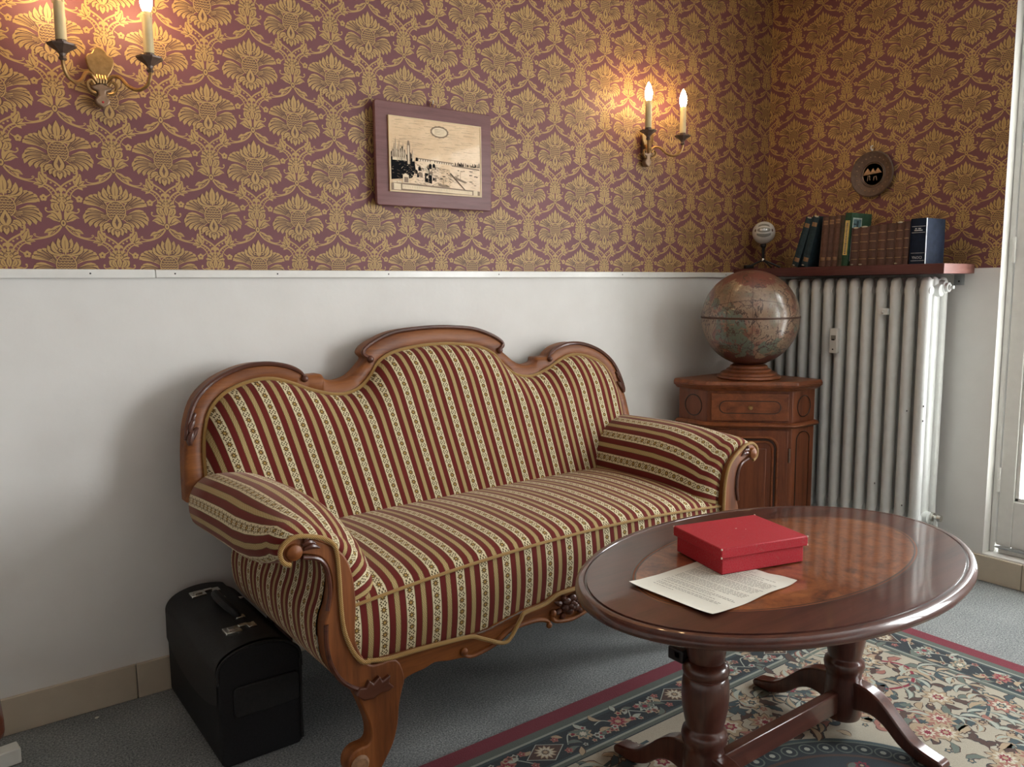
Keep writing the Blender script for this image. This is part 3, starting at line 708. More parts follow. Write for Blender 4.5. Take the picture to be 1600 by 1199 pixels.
p2 = crom([(x, -0.801, z) for x, z in ((-0.070, 0.285), (-0.068, 0.268), (-0.048, 0.258), (0.0, 0.251), (0.048, 0.258), (0.068, 0.268), (0.070, 0.285))], 5)
B().tube(p2, 0.0068, 8).ball((-0.068, -0.804, 0.287), 0.010, 0.008, 0.010).ball((0.068, -0.804, 0.287), 0.010, 0.008, 0.010).obj('scroll_moulding', M['walnut'], sofa)
rs = B()                                                          # carved rose
for k in range(6):
    a = 2 * PI * k / 6 + 0.3; rs.ball((0.022 * math.cos(a), -0.803, 0.297 + 0.018 * math.sin(a)), 0.015, 0.011, 0.0125, 10, 7)
for k in range(4):
    a = 2 * PI * k / 4; rs.ball((0.008 * math.cos(a), -0.812, 0.297 + 0.007 * math.sin(a)), 0.009, 0.007, 0.007, 8, 6)
for s in (-1, 1):
    for (x, z, ang, l) in ((0.036, 0.306, 25, 0.028), (0.038, 0.290, -15, 0.028), (0.026, 0.277, -45, 0.022), (0.026, 0.318, 55, 0.016)):
        a = R(ang); pt = [(s * (x + l * t * math.cos(a)), -0.801 - 0.004 * math.sin(PI * t), z + l * t * math.sin(a)) for t in (0, 0.3, 0.6, 1)]
        rs.tube(pt, [0.004, 0.0085, 0.0075, 0.0015], 8)
rs.obj('rose_carving', M['dark_walnut'], sofa)
# arms: scrolled rolls, carved front posts, legs
PF = [(0.600, 0.40), (0.597, 0.47), (0.603, 0.515), (0.622, 0.560), (0.652, 0.598), (0.704, 0.640), (0.766, 0.676), (0.822, 0.684), (0.857, 0.664), (0.864, 0.634), (0.848, 0.606), (0.815, 0.597), (0.775, 0.602), (0.748, 0.610)]
PB = [(0.585, 0.40), (0.585, 0.47), (0.597, 0.545), (0.618, 0.602), (0.652, 0.648), (0.698, 0.680), (0.755, 0.696), (0.815, 0.694), (0.862, 0.666), (0.880, 0.616), (0.868, 0.560), (0.822, 0.532), (0.775, 0.550), (0.748, 0.582)]
PM = [(0.575, 0.40), (0.575, 0.47), (0.585, 0.548), (0.604, 0.606), (0.640, 0.655), (0.690, 0.688), (0.75, 0.704), (0.81, 0.702), (0.858, 0.676), (0.877, 0.626), (0.866, 0.568), (0.822, 0.540), (0.775, 0.555), (0.748, 0.585)]
PC = [(0.672, 0.40), (0.678, 0.46), (0.680, 0.50), (0.686, 0.548), (0.700, 0.590), (0.732, 0.626), (0.785, 0.652), (0.818, 0.660), (0.840, 0.648), (0.845, 0.632), (0.838, 0.618), (0.815, 0.612), (0.79, 0.612), (0.762, 0.612)]
NP = 44
def prof(pts): return resamp([(p.x, p.y) for p in crom([(x, y, 0) for x, y in pts], 6)], NP)
pf, pb_, pc, pm_ = prof(PF), prof(PB), prof(PC), prof(PM)
rings = [(-0.168, 2.0, 0.7), (-0.172, 2.0, 0.3), (-0.19, 2.0, 0), (-0.30, 1.5, 0), (-0.45, 1.0, 0), (-0.55, 0.95, 0), (-0.63, 0.75, 0), (-0.69, 0.45, 0), (-0.725, 0.2, 0), (-0.745, 0, 0.04), (-0.765, 0, 0.14), (-0.780, 0, 0.32), (-0.788, 0, 0.55), (-0.790, 0, 0.80), (-0.788, 0, 1.0)]
arc = [0]
for i in range(NP): arc.append(arc[-1] + math.dist(pf[i], pf[i + 1]))
PO = [(0.806, 0.623), (0.770, 0.610), (0.752, 0.592), (0.742, 0.566), (0.738, 0.534), (0.745, 0.490), (0.757, 0.455), (0.762, 0.415), (0.756, 0.355), (0.732, 0.305), (0.695, 0.268), (0.684, 0.246), (0.668, 0.205), (0.655, 0.165), (0.652, 0.130), (0.662, 0.114), (0.690, 0.112), (0.710, 0.098), (0.716, 0.072), (0.706, 0.044), (0.690, 0.024), (0.680, 0.001)]
PI_ = [(0.640, 0.001), (0.632, 0.030), (0.612, 0.062), (0.592, 0.094), (0.578, 0.140), (0.573, 0.185), (0.564, 0.222), (0.556, 0.255), (0.578, 0.306), (0.640, 0.311), (0.664, 0.334), (0.684, 0.388), (0.680, 0.457), (0.680, 0.489), (0.684, 0.537), (0.699, 0.588), (0.730, 0.624), (0.785, 0.655), (0.820, 0.664), (0.848, 0.648), (0.852, 0.622), (0.836, 0.606)]
for s in (-1, 1):
    def arm_pt(a, t, s=s):
        k = min(len(rings) - 1, int(round(t * (len(rings) - 1)))); y, bl, sh = rings[k]; i = int(round(a * NP))
        A_, C_ = (pf, pm_) if bl <= 1 else (pm_, pb_); w_ = bl if bl <= 1 else bl - 1
        x = lerp(lerp(A_[i][0], C_[i][0], w_), pc[i][0], sh); z = lerp(lerp(A_[i][1], C_[i][1], w_), pc[i][1], sh)
        vy = sum(math.dist((rings[q][0], rings[q][2] * 0.07), (rings[q + 1][0], rings[q + 1][2] * 0.07)) for q in range(k))
        return ((s * x, y, z), (arc[i] + 0.012, -vy))
    B().grid(NP, len(rings) - 1, arm_pt).obj('armrest', M['fabric'], sofa, angle=80)
    po = [(p.x, p.y) for p in crom([(x, y, 0) for x, y in PO[2:11]], 4)]
    def side_pt(a, t, s=s):
        q = interp(t, [k / (len(po) - 1) for k in range(len(po))], [p[0] for p in po]); z = interp(t, [k / (len(po) - 1) for k in range(len(po))], [p[1] for p in po])
        y = lerp(-0.175, -0.775, a); return ((s * (q - 0.006 + 0.012 * math.sin(PI * t)), y, z), (y + 0.02, z))
    B().grid(24, 24, side_pt).obj('side_panel', M['fabric'], sofa, angle=80)
    poly = [(p.x, p.y) for p in crom([(x, y, 0) for x, y in PO], 3)] + [(p.x, p.y) for p in crom([(x, y, 0) for x, y in PI_], 3)]
    B().prism([(s * x, z) for x, z in poly], XZ, -0.812, -0.768).obj('front_leg', M['walnut_z'], sofa, bevel=0.004)
    B().lathe([(0.0, 0.014), (0.010, 0.013), (0.0175, 0.008), (0.020, 0.0), (0.020, -0.01)], 20, fn=lambda x, y, z, s=s: (s * 0.826 + x, -0.812 - z, 0.632 + y)).obj('scroll_knob', M['walnut'], sofa)
    q = B()                                                       # feathered carving beside the knob
    for (x0, z0_, x1, z1_) in ((0.806, 0.644, 0.775, 0.642), (0.803, 0.634, 0.765, 0.630), (0.800, 0.650, 0.790, 0.654)):
        pt = [(s * lerp(x0, x1, t), -0.814, lerp(z0_, z1_, t) + 0.006 * math.sin(PI * t)) for t in (0, 0.25, 0.5, 0.75, 1)]
        q.tube(pt, [0.004, 0.007, 0.007, 0.005, 0.0015], 8)
    q.obj('leaf_carving', M['dark_walnut'], sofa)
    md = crom([(s * x, -0.813, z) for x, z in ((0.806, 0.616), (0.772, 0.606), (0.755, 0.588), (0.747, 0.562), (0.744, 0.520), (0.752, 0.478))], 4)
    B().tube(md, 0.0055, 8).obj('moulding', M['dark_walnut'], sofa)
    md = crom([(s * x, -0.813, z) for x, z in ((0.757, 0.445), (0.758, 0.40), (0.750, 0.350), (0.727, 0.303), (0.692, 0.270), (0.660, 0.258))], 4)
    B().tube(md, 0.006, 8).obj('moulding', M['dark_walnut'], sofa)
    lfp = [(-0.056, 0.0), (-0.046, 0.011), (-0.030, 0.008), (-0.020, 0.019), (-0.010, 0.011), (0.008, 0.020), (0.014, 0.010), (0.036, 0.016), (0.032, 0.004), (0.046, -0.006), (0.030, -0.010), (0.010, -0.008), (-0.010, -0.014), (-0.035, -0.012)]
    B().prism([(s * (0.637 - x), 0.254 + z * 1.5) for x, z in lfp], XZ, -0.824, -0.806).obj('leaf_carving', M['dark_walnut'], sofa, bevel=0.003)
    B().lathe([(0.0, 0.006), (0.018, 0.005), (0.024, 0.0), (0.024, -0.006)], 18, fn=lambda x, y, z, s=s: (s * 0.684 + x, -0.814 - z, 0.073 + y)).obj('foot_scroll', plain('worn_foot', (0.28, 0.15, 0.075), 0.6, vary=0.35, scale=70), sofa)
    # braid: round the scroll, then down the post (left one hangs loose across the wood)
    loop = [(0.836, 0.605), (0.852, 0.615), (0.858, 0.636), (0.848, 0.655), (0.824, 0.667), (0.790, 0.662)]
    if s < 0: tail = [(0.752, 0.648), (0.728, 0.622), (0.722, 0.56), (0.720, 0.49), (0.714, 0.42), (0.695, 0.365), (0.672, 0.332), (0.652, 0.325)]
    else: tail = [(0.735, 0.632), (0.702, 0.597), (0.686, 0.545), (0.682, 0.49), (0.681, 0.45), (0.684, 0.40), (0.667, 0.345), (0.650, 0.322)]
    B().tube(crom([(s * x, -0.816 if s < 0 else -0.810, z) for x, z in loop + tail], 4), 0.0056, 8).obj('gold_braid', M['braid'], sofa)
    B().box(min(s * 0.60, s * 0.66), max(s * 0.60, s * 0.66), -0.20, -0.14, 0.0005, 0.46).obj('rear_leg', M['dark_walnut'], sofa, bevel=0.006)
B().box(-0.675, 0.675, -0.764, -0.135, 0.305, 0.455).obj('seat_frame', M['dark_walnut'], sofa, smooth=False)

# ================================================================ COFFEE TABLE
TBX, TBY, TH = -1.762, -1.357, 0.55
tab = thing('coffee_table', 'oval dark mahogany coffee table with burl inlay on two turned columns', 'table', (TBX, TBY, 0))
NA = 96
def ell(inset, z, n=NA): return [((0.578 - inset) * math.cos(2 * PI * k / n), (0.381 - inset) * math.sin(2 * PI * k / n), z) for k in range(n)]
def rings_mesh(rs_, close_first=False, close_last=False):
    q = B(); vs = []; fs = []; n = NA
    for ins, z in rs_: vs += ell(ins, z)
    for i in range(len(rs_) - 1):
        for k in range(n): fs.append((i * n + k, i * n + (k + 1) % n, (i + 1) * n + (k + 1) % n, (i + 1) * n + k))
    if close_first: fs.append(tuple(range(n)))
    if close_last: fs.append(tuple((len(rs_) - 1) * n + k for k in range(n)))
    return q.add(vs, fs)
rings_mesh([(0.130, TH), (0.0270, TH), (0.0262, TH - 0.004), (0.0222, TH - 0.004), (0.0205, TH - 0.0012), (0.016, TH - 0.0005), (0.008, TH - 0.002), (0.003, TH - 0.007), (0.0005, TH - 0.014), (0.0, TH - 0.018), (0.003, TH - 0.025), (0.010, TH - 0.029), (0.014, TH - 0.031), (0.020, TH - 0.034), (0.05, TH - 0.036)], False, True).obj('tabletop', M['mahogany'], tab, angle=30)
rings_mesh([(0.0263, TH - 0.0036), (0.0221, TH - 0.0036)]).obj('rim_groove', M['line'], tab)
rings_mesh([(0.142, TH), (0.138, TH)]).obj('stringing', M['line'], tab)
rings_mesh([(0.138, TH), (0.134, TH)]).obj('stringing', M['cherry'], tab)
rings_mesh([(0.134, TH), (0.130, TH)]).obj('stringing', M['line'], tab)
rings_mesh([(0.142, TH), (0.142, TH - 0.001)], True).obj('inlay_panel', M['burl'], tab)
colp = [(0.0, 0.516), (0.046, 0.515), (0.046, 0.40), (0.043, 0.375), (0.040, 0.366), (0.046, 0.362), (0.052, 0.352), (0.0535, 0.342), (0.051, 0.333), (0.048, 0.330), (0.0505, 0.326), (0.0535, 0.31), (0.054, 0.285), (0.052, 0.255), (0.046, 0.222), (0.043, 0.210), (0.0435, 0.205), (0.050, 0.198), (0.053, 0.186), (0.051, 0.172), (0.046, 0.165), (0.0455, 0.150), (0.048, 0.120), (0.049, 0.045), (0.046, 0.036), (0.0, 0.034)]
for sx in (-1, 1):
    cx = -0.272 if sx < 0 else 0.303
    B().lathe(colp, 32, cx, 0, 0).obj('column', M['mahogany_z'], tab, angle=40)
    for sy in (-1, 1):
        fo = [(0.035, 0.150), (0.075, 0.146), (0.120, 0.124), (0.165, 0.083), (0.205, 0.052), (0.245, 0.040), (0.272, 0.034), (0.280, 0.022), (0.272, 0.0105), (0.235, 0.0105), (0.205, 0.016), (0.165, 0.034), (0.125, 0.066), (0.085, 0.080), (0.035, 0.070)]
        fo = [(p.x, max(0.0112, p.y)) for p in crom([(x, z, 0) for x, z in fo], 3)]
        B().prism([(sy * y, z) for y, z in fo], YZ, cx - 0.021, cx + 0.021).obj('foot', M['mahogany_z'], tab, bevel=0.008, segs=3)
    B().box(cx - 0.055, cx + 0.055, -0.16, 0.16, 0.500, 0.5155).obj('bearer', M['mahogany'], tab, bevel=0.003)
B().box(-0.235, 0.265, -0.013, 0.013, 0.058, 0.116).obj('stretcher', M['mahogany'], tab, bevel=0.003)
B().box(-0.318, -0.252, 0.036, 0.056, 0.362, 0.380).box(-0.318, -0.285, 0.030, 0.074, 0.354, 0.384).obj('catch', M['black'], tab, bevel=0.003)

# ================================================================ THINGS ON THE TABLE
# typed letter
let = thing('letter', 'sheet of aged typed letter paper lying under the red box', 'letter', (-2.038, -1.376, TH), R(1.6))
LW, LH = 0.149, 0.1145                                            # half sizes along x (page height) and y (page width)
def sm(t): t = max(0.0, min(1.0, t)); return t * t * (3 - 2 * t)
def lz(x, y):
    e = max(0, abs(x) / LW - 0.70) / 0.30; e2 = max(0, abs(y) / LH - 0.6) / 0.4
    flat = 1 - sm((x + 0.075) / 0.06) * sm((y + 0.085) / 0.05)          # held down by the box
    return 0.0012 + (0.0045 * e * e + 0.0035 * e2 * e2 * (0.55 + 0.45 * math.sin(x * 38))) * flat
B().grid(36, 30, lambda a, t: ((lerp(-LW, LW, a), lerp(-LH, LH, t), lz(lerp(-LW, LW, a), lerp(-LH, LH, t))),)).obj('sheet', M['paper'], let, angle=80)
pol = []
def typed(xu, y_start, y_end, wmax=0.011, h=0.0017):
    y = y_start
    while y > y_end:
        w = random.uniform(0.003, wmax); pol.append(([(xu, y), (xu, y - w), (xu - h, y - w), (xu - h, y)], 0)); y -= w + 0.0022
line = 0.128; rows = []
for nrow, ys, ye in ((2, 0.06, -0.02), (1, 0.0, -0.085), (1, 0.03, -0.06), (7, 0.088, -0.092), (6, 0.088, -0.09), (5, 0.088, -0.09), (1, 0.088, -0.03), (3, 0.088, -0.09), (1, 0.088, -0.06), (2, 0.088, -0.075), (1, 0.088, 0.03)):
    for k in range(nrow):
        typed(line, ys, ye if k < nrow - 1 or nrow == 1 else ye + random.uniform(0.0, 0.06)); line -= 0.0062
    line -= 0.0045
print_mesh('typed_text', pol, lambda x, y, w: (x, y, lz(x, y) + 0.0003), [M['ink']], 0.0003, let)
# red box
rb = thing('gift_box', 'flat red textured cardboard box with overlapping lid on the table', 'box', (-1.848, -1.297, TH + 0.002), R(-14.5))
B().box(-0.117, 0.117, -0.091, 0.091, 0, 0.058).obj('box_base', M['red'], rb, bevel=0.002)
b = B().box(-0.124, 0.124, -0.098, 0.098, 0.0400, 0.0640)
lid = b.obj('lid', M['red'], rb, bevel=0.0025)
for sx in (-1, 1):
    for sy in (-1, 1): B().ball((sx * 0.1228, sy * 0.0968, 0.0622), 0.0024, 0.0024, 0.0026, 8, 6).ball((sx * 0.1230, sy * 0.0970, 0.0425), 0.002, 0.002, 0.003, 8, 6).obj('worn_corner', M['worn'], lid)
B().ball((0.004, 0.018, 0.0640), 0.003, 0.002, 0.0006, 8, 4).ball((0.022, 0.004, 0.0640), 0.0018, 0.0014, 0.0005, 8, 4).obj('worn_spot', M['worn'], lid)

# ================================================================ RUG
rug = thing('area_rug', 'floral oriental rug with cream field and burgundy edge under the coffee table', 'rug', (-1.85, -1.625, 0))
RWX, RWY = 1.15, 0.80                                            # half sizes; right edge x=-0.70, upper edge y=-0.825
RC = {'cream': (0.47, 0.43, 0.335), 'navy': (0.030, 0.040, 0.047), 'teal': (0.050, 0.074, 0.080), 'sage': (0.115, 0.140, 0.120), 'rose': (0.28, 0.125, 0.10), 'red': (0.20, 0.028, 0.045), 'tan': (0.34, 0.265, 0.175), 'brown': (0.075, 0.046, 0.038), 'mist': (0.33, 0.355, 0.30)}
RK = list(RC)
def yarn(k): return plain('rug_yarn_' + k, RC[k], 0.95, vary=0.22, scale=420, bump=0.5, sheen=0.1, spec=0.1)
RM = [yarn(k) for k in RK]; K = {k: i for i, k in enumerate(RK)}
def m_rug():
    m = Mat('rug_ground'); v = m.coord(); x, y, z = m.xyz(v)
    d = (RWX - x.abs()).mn(RWY - y.abs()); n = m.noise(v, 420, 3)
    c = m.ramp(d * 3.0, [(0.0, RC['red']), (0.055 * 3, RC['sage']), (0.082 * 3, RC['mist']), (0.089 * 3, RC['teal']), (0.099 * 3, RC['navy']), (0.196 * 3, RC['teal']), (0.204 * 3, RC['mist']), (0.211 * 3, RC['sage']), (0.224 * 3, RC['navy']), (0.229 * 3, RC['cream'])], True)
    c = m.mix(n * 0.45, c, (0.02, 0.02, 0.02)); m.set(c, 0.95, sheen=0.1, spec=0.1); m.bump(n, 0.6, 0.003); return m.m
B().box(-RWX, RWX, -RWY, RWY, 0.0005, 0.009).obj('pile', m_rug(), rug, smooth=False, bevel=0.003)
rp = []
def rp_ros(x, y, r, cols, n=8, rot=0.0):
    for q, (k, f_) in enumerate(cols):
        rr = r * f_; pts = []
        for a in range(n * 4):
            t = 2 * PI * a / (n * 4) + rot; w = rr * (0.80 + 0.20 * math.cos(n * t)); pts.append((x + w * math.cos(t), y + w * math.sin(t)))
        rp.append((pts, K[k], q + 1))
def rp_leaf(p0, ang, l, w, col, bend=0.3, vein=None, lobes=0):
    a = ang; dx, dy = math.cos(a), math.sin(a); nx, ny = -dy, dx
    pth = bez(p0, (p0[0] + dx * l * 0.33 + nx * l * bend, p0[1] + dy * l * 0.33 + ny * l * bend), (p0[0] + dx * l * 0.66 + nx * l * bend, p0[1] + dy * l * 0.66 + ny * l * bend), (p0[0] + dx * l, p0[1] + dy * l), 8)
    rp.append((leaf(pth, w * 1.35, lobes, 0.35), K['brown' if col != 'brown' else 'navy'], 0)); rp.append((leaf(pth, w, lobes, 0.35), K[col], 1))
    if vein: rp.append((leaf(pth, w * 0.45), K[vein], 2))
def rp_vine(pts, w, col, lv=0): 
    pth = [(p.x, p.y) for p in crom([(a, b_, 0) for a, b_ in pts], 6)]; rp.append((ribbon(pth, w), K[col], lv)); return pth
rnd = random.Random(3)
def border_run(fn, length):
    """fn(s, h): s along the border, h across (-.045 .. .045)"""
    s = 0.05; k = 0
    while s < length - 0.03:
        def P(a, h): return fn(s + a, h)
        if k % 4 == 1:
            for sc, col in ((1.0, 'mist'), (0.93, 'brown')):
                rp.append(([P(-0.062 * sc, 0), P(0, 0.043 * sc), P(0.062 * sc, 0), P(0, -0.043 * sc)], K[col], 0 if sc == 1 else 1))
            x, y = P(0, 0); rp_ros(x, y, 0.031, (('tan', 1), ('cream', 0.78), ('brown', 0.42), ('tan', 0.25)), 12)
            for a_, h_ in ((-0.055, 0.03), (0.055, 0.03), (-0.055, -0.03), (0.055, -0.03)):
                x, y = P(a_, h_); rp_ros(x, y, 0.013, (('rose', 1), ('red', 0.6), ('tan', 0.3)), 5)
            step = 0.135
        else:
            main = [(('tan', 1), ('sage', 0.7), ('cream', 0.4)), (('rose', 1), ('red', 0.68), ('tan', 0.36)), (('mist', 1), ('sage', 0.66), ('red', 0.33))][k % 3]
            x, y = P(0, 0.006 * (-1) ** k); rp_ros(x, y, 0.030, main, 7 + k % 3, rnd.random())
            for q in range(16):
                a_ = rnd.uniform(-0.058, 0.058); h_ = rnd.choice((-1, 1)) * rnd.uniform(0.018, 0.038)
                x, y = P(a_, h_); 
                if q % 2: rp_ros(x, y, rnd.uniform(0.008, 0.013), ((rnd.choice(('rose', 'tan', 'mist')), 1), (rnd.choice(('red', 'brown')), 0.5)), 5)
                else: rp_leaf((x, y), rnd.uniform(0, 6.28), rnd.uniform(0.03, 0.045), 0.014, rnd.choice(('sage', 'mist', 'sage', 'tan')), rnd.uniform(-0.4, 0.4))
            v0 = [fn(s + t_ * 0.13 - 0.065, 0.030 * math.sin(t_ * 2 * PI + k)) for t_ in (0, 0.25, 0.5, 0.75, 1)]
            rp_vine(v0, 0.0035, 'mist')
            step = 0.118
        s += step; k += 1
hb = 0.1475
border_run(lambda s, h: (-RWX + hb + s, RWY - hb + h), 2 * RWX - 2 * hb)
border_run(lambda s, h: (RWX - hb + h, RWY - hb - s), 2 * RWY - 2 * hb)
border_run(lambda s, h: (-RWX + hb + h, RWY - hb - s), 2 * RWY - 2 * hb)
border_run(lambda s, h: (-RWX + hb + s, -RWY + hb + h), 2 * RWX - 2 * hb)
# field: mirrored arabesques round a dark medallion
FX, FY = RWX - 0.235, RWY - 0.235
def quad(fn):
    st = len(rp); fn(); new = rp[st:]
    for sx, sy in ((-1, 1), (1, -1), (-1, -1)):
        for p, mi, lv in new: rp.append(([(x * sx, y * sy) for x, y in p], mi, lv))
def field():
    for pts, w, col in ((((0.10, 0.72), (0.28, 0.70), (0.42, 0.60), (0.40, 0.46), (0.28, 0.44), (0.24, 0.54)), 0.010, 'teal'), (((0.42, 0.60), (0.60, 0.66), (0.80, 0.62), (0.90, 0.46), (0.80, 0.36), (0.68, 0.42), (0.70, 0.52)), 0.010, 'red'),
                        (((0.90, 0.46), (0.95, 0.28), (0.86, 0.10), (0.72, 0.06), (0.66, 0.16)), 0.009, 'teal'), (((0.40, 0.46), (0.55, 0.40), (0.62, 0.26), (0.56, 0.14)), 0.009, 'red'), (((0.60, 0.66), (0.64, 0.74), (0.78, 0.76), (0.92, 0.72)), 0.010, 'sage')):
        pth = rp_vine([(x_ * 0.95, y_ * 0.735) for x_, y_ in pts], w, col)
        for i in range(2, len(pth) - 1, 2):
            dx, dy = pth[i + 1][0] - pth[i][0], pth[i + 1][1] - pth[i][1]; a = math.atan2(dy, dx)
            for sg in (1, -1):
                rp_leaf(pth[i], a + sg * rnd.uniform(0.6, 1.1), rnd.uniform(0.045, 0.08), rnd.uniform(0.020, 0.032), rnd.choice(('sage', 'teal', 'rose', 'tan', 'brown', 'teal')), 0.25 * sg, rnd.choice((None, 'mist', 'tan')), 3)
        x, y = pth[-1]; rp_ros(x, y, 0.048, (('brown', 1.08), ('tan', 1), ('rose', 0.7), ('cream', 0.45), ('red', 0.25)), 9)
    for x, y, r in ((0.14, 0.60, 0.05), (0.52, 0.52, 0.045), (0.30, 0.34 + 0.32, 0.035), (0.84, 0.58, 0.042), (0.78, 0.24, 0.045), (0.93, 0.62, 0.03), (0.50, 0.70, 0.03), (0.60, 0.10, 0.045), (0.88, 0.06, 0.04)):
        x *= 0.95; y *= 0.735
        rp_ros(x, y, r, (('brown', 1.1), (rnd.choice(('rose', 'tan')), 1), ('cream', 0.66), (rnd.choice(('red', 'teal')), 0.4), ('tan', 0.2)), rnd.choice((6, 8, 10)), rnd.random())
        for k in range(5): rp_leaf((x + r * math.cos(k * 1.26), y + r * math.sin(k * 1.26)), k * 1.26, 0.055, 0.022, rnd.choice(('sage', 'teal', 'brown')), 0.2, None, 3)
    for _ in range(300):
        x, y = rnd.uniform(0.02, FX - 0.02), rnd.uniform(0.02, FY - 0.02)
        if (x / 0.45) ** 2 + (y / 0.37) ** 2 < 1.05: continue
        if _ % 3: rp_leaf((x, y), rnd.uniform(0, 6.28), rnd.uniform(0.03, 0.055), 0.018, rnd.choice(('sage', 'brown', 'rose', 'tan', 'teal')), 0.3)
        else: rp_ros(x, y, rnd.uniform(0.009, 0.015), ((rnd.choice(('rose', 'brown', 'teal')), 1), ('tan', 0.5)), 5)
rp.append((circ(0, 0, 0.425, 72, 0.345), K['teal'], 0)); rp.append((circ(0, 0, 0.414, 72, 0.334), K['sage'], 1)); rp.append((circ(0, 0, 0.408, 72, 0.328), K['navy'], 1))
quad(field)
rp.append((circ(0, 0, 0.352, 60, 0.272), K['brown'], 3)); rp.append((circ(0, 0, 0.342, 60, 0.262), K['navy'], 4))
for k in range(44):
    a = 2 * PI * k / 44; x, y = 0.380 * math.cos(a), 0.300 * math.sin(a)
    rp.append((circ(x, y, 0.022, 14), K['sage'], 2)); rp.append((circ(x, y, 0.018, 12), K['navy'], 3)); rp.append((circ(x, y, 0.008, 8), K['mist'], 4))
for k in range(120):
    a = rnd.uniform(0, 6.28); q = math.sqrt(rnd.random()) * 0.92; x, y = 0.33 * q * math.cos(a), 0.25 * q * math.sin(a)
    n0 = len(rp)
    if k % 2: rp_leaf((x, y), rnd.uniform(0, 6.28), 0.05, 0.02, rnd.choice(('rose', 'brown', 'sage', 'navy', 'tan')), 0.3)
    else: rp_ros(x, y, rnd.uniform(0.016, 0.03), ((rnd.choice(('rose', 'tan', 'red')), 1), (rnd.choice(('navy', 'brown')), 0.6), ('tan', 0.3)), 7)
    for i in range(n0, len(rp)): rp[i] = (rp[i][0], rp[i][1], rp[i][2] + 5)
vs = []; fs = []; ms = []
for p, mi, lv in rp:
    o = len(vs); vs += [(x, y, 0.0092 + 0.00009 * lv + 0.000001 * (len(fs) % 60)) for x, y in p]; fs.append(tuple(range(o, o + len(p)))); ms.append(mi)
q = B(); q.v = vs; q.f = fs; q.m = ms
q.obj('woven_pattern', RM, rug, smooth=False, recalc=False, kind='stuff')

# ================================================================ BRIEFCASE
bag = thing('pilot_case', 'black leather pilot case with two metal clasps beside the sofa', 'bag', (-2.784, -0.285, 0), R(0.5))
hw = 0.108
arch = [(-hw, 0.003), (hw, 0.003), (hw + 0.001, 0.22), (hw - 0.002, 0.262), (0.085, 0.288), (0.045, 0.307), (0.0, 0.313), (-0.045, 0.309), (-0.085, 0.294), (-hw + 0.002, 0.270), (-hw - 0.001, 0.23)]
arch = [(-hw + 0.012, 0.003), (hw - 0.012, 0.003), (hw, 0.015)] + [(p.x, p.y) for p in crom([(x, z, 0) for x, z in arch[2:]], 4)] + [(-hw, 0.015)]
B().prism(arch, XZ, -0.25, 0.25).obj('case_body', M['leather'], bag, bevel=0.008, segs=3)
fl = [(-hw - 0.004, 0.175), (-hw - 0.003, 0.232), (-hw - 0.001, 0.272), (-0.087, 0.298), (-0.046, 0.313), (0.0, 0.317), (0.045, 0.311), (0.06, 0.306)]
fl = [(p.x, p.y) for p in crom([(x, z, 0) for x, z in fl], 4)]
def flap(a, t):
    k = a * (len(fl) - 1); x = interp(k, list(range(len(fl))), [p[0] for p in fl]); z = interp(k, list(range(len(fl))), [p[1] for p in fl])
    y = lerp(-0.247, 0.247, t); edge = max(0.0, 1 - a / 0.13); z += edge * 0.045 * (1 - abs(2 * t - 1) ** 2.5) * -1 + 0.0
    return ((x, y, z + 0.0035 + edge * 0.0),)
B().grid(24, 16, flap).obj('flap', M['leather2'], bag, angle=60)
pk = rrect(-0.072, 0.098, 0.130, 0.212, 0.012)
B().prism(pk, XZ, -0.257, -0.249).obj('pocket_flap', M['leather2'], bag, bevel=0.003)
B().tube([(x, -0.2505, z) for x, z in arch[3:-1]], 0.0035, 6).obj('front_piping', M['leather2'], bag)
B().tube([(hw - 0.004, -0.2515, 0.02), (hw - 0.004, -0.2515, 0.12), (hw - 0.002, -0.2515, 0.24)], 0.004, 6).obj('edge_piping', M['leather2'], bag)
hp = crom([(0.006, 0.078, 0.318), (-0.006, 0.074, 0.338), (-0.018, 0.050, 0.352), (-0.022, 0.0, 0.356), (-0.018, -0.055, 0.352), (-0.006, -0.079, 0.338), (0.006, -0.083, 0.318)], 5)
B().tube(hp, [0.009 + 0.004 * math.sin(PI * i / (len(hp) - 1)) for i in range(len(hp))], 10).obj('handle', M['leather2'], bag)
for y in (0.080, -0.085): B().box(-0.006, 0.018, y - 0.009, y + 0.009, 0.314, 0.328).obj('handle_mount', M['chrome'], bag, bevel=0.002)
for y in (0.165, -0.150):
    co = B().box(-0.058, -0.016, y - 0.022, y + 0.018, 0.3150, 0.3245).obj('clasp', M['chrome'], bag, bevel=0.002)
    B().box(-0.048, -0.026, y - 0.012, y + 0.008, 0.3245, 0.3285).obj('lock_plate', M['chrome'], co, bevel=0.001)
    B().box(-0.018, 0.006, y + 0.000, y + 0.014, 0.3180, 0.3270).box(0.004, 0.026, y - 0.012, y + 0.016, 0.3160, 0.3240).obj('hasp', M['chrome'], co, bevel=0.0015)
B().prism([(0.0, -0.008), (0.02, 0.0), (0.0, 0.010)], XY, 0.302, 0.306).obj('tag', M['paper'], bag, loc=(0.055, 0.10, 0.001), smooth=False)

# ================================================================ CORNER CABINET
CAB = thing('corner_cabinet', 'small reddish wooden corner cabinet with drawer beneath the globe', 'cabinet', (-0.31, -0.09, 0))
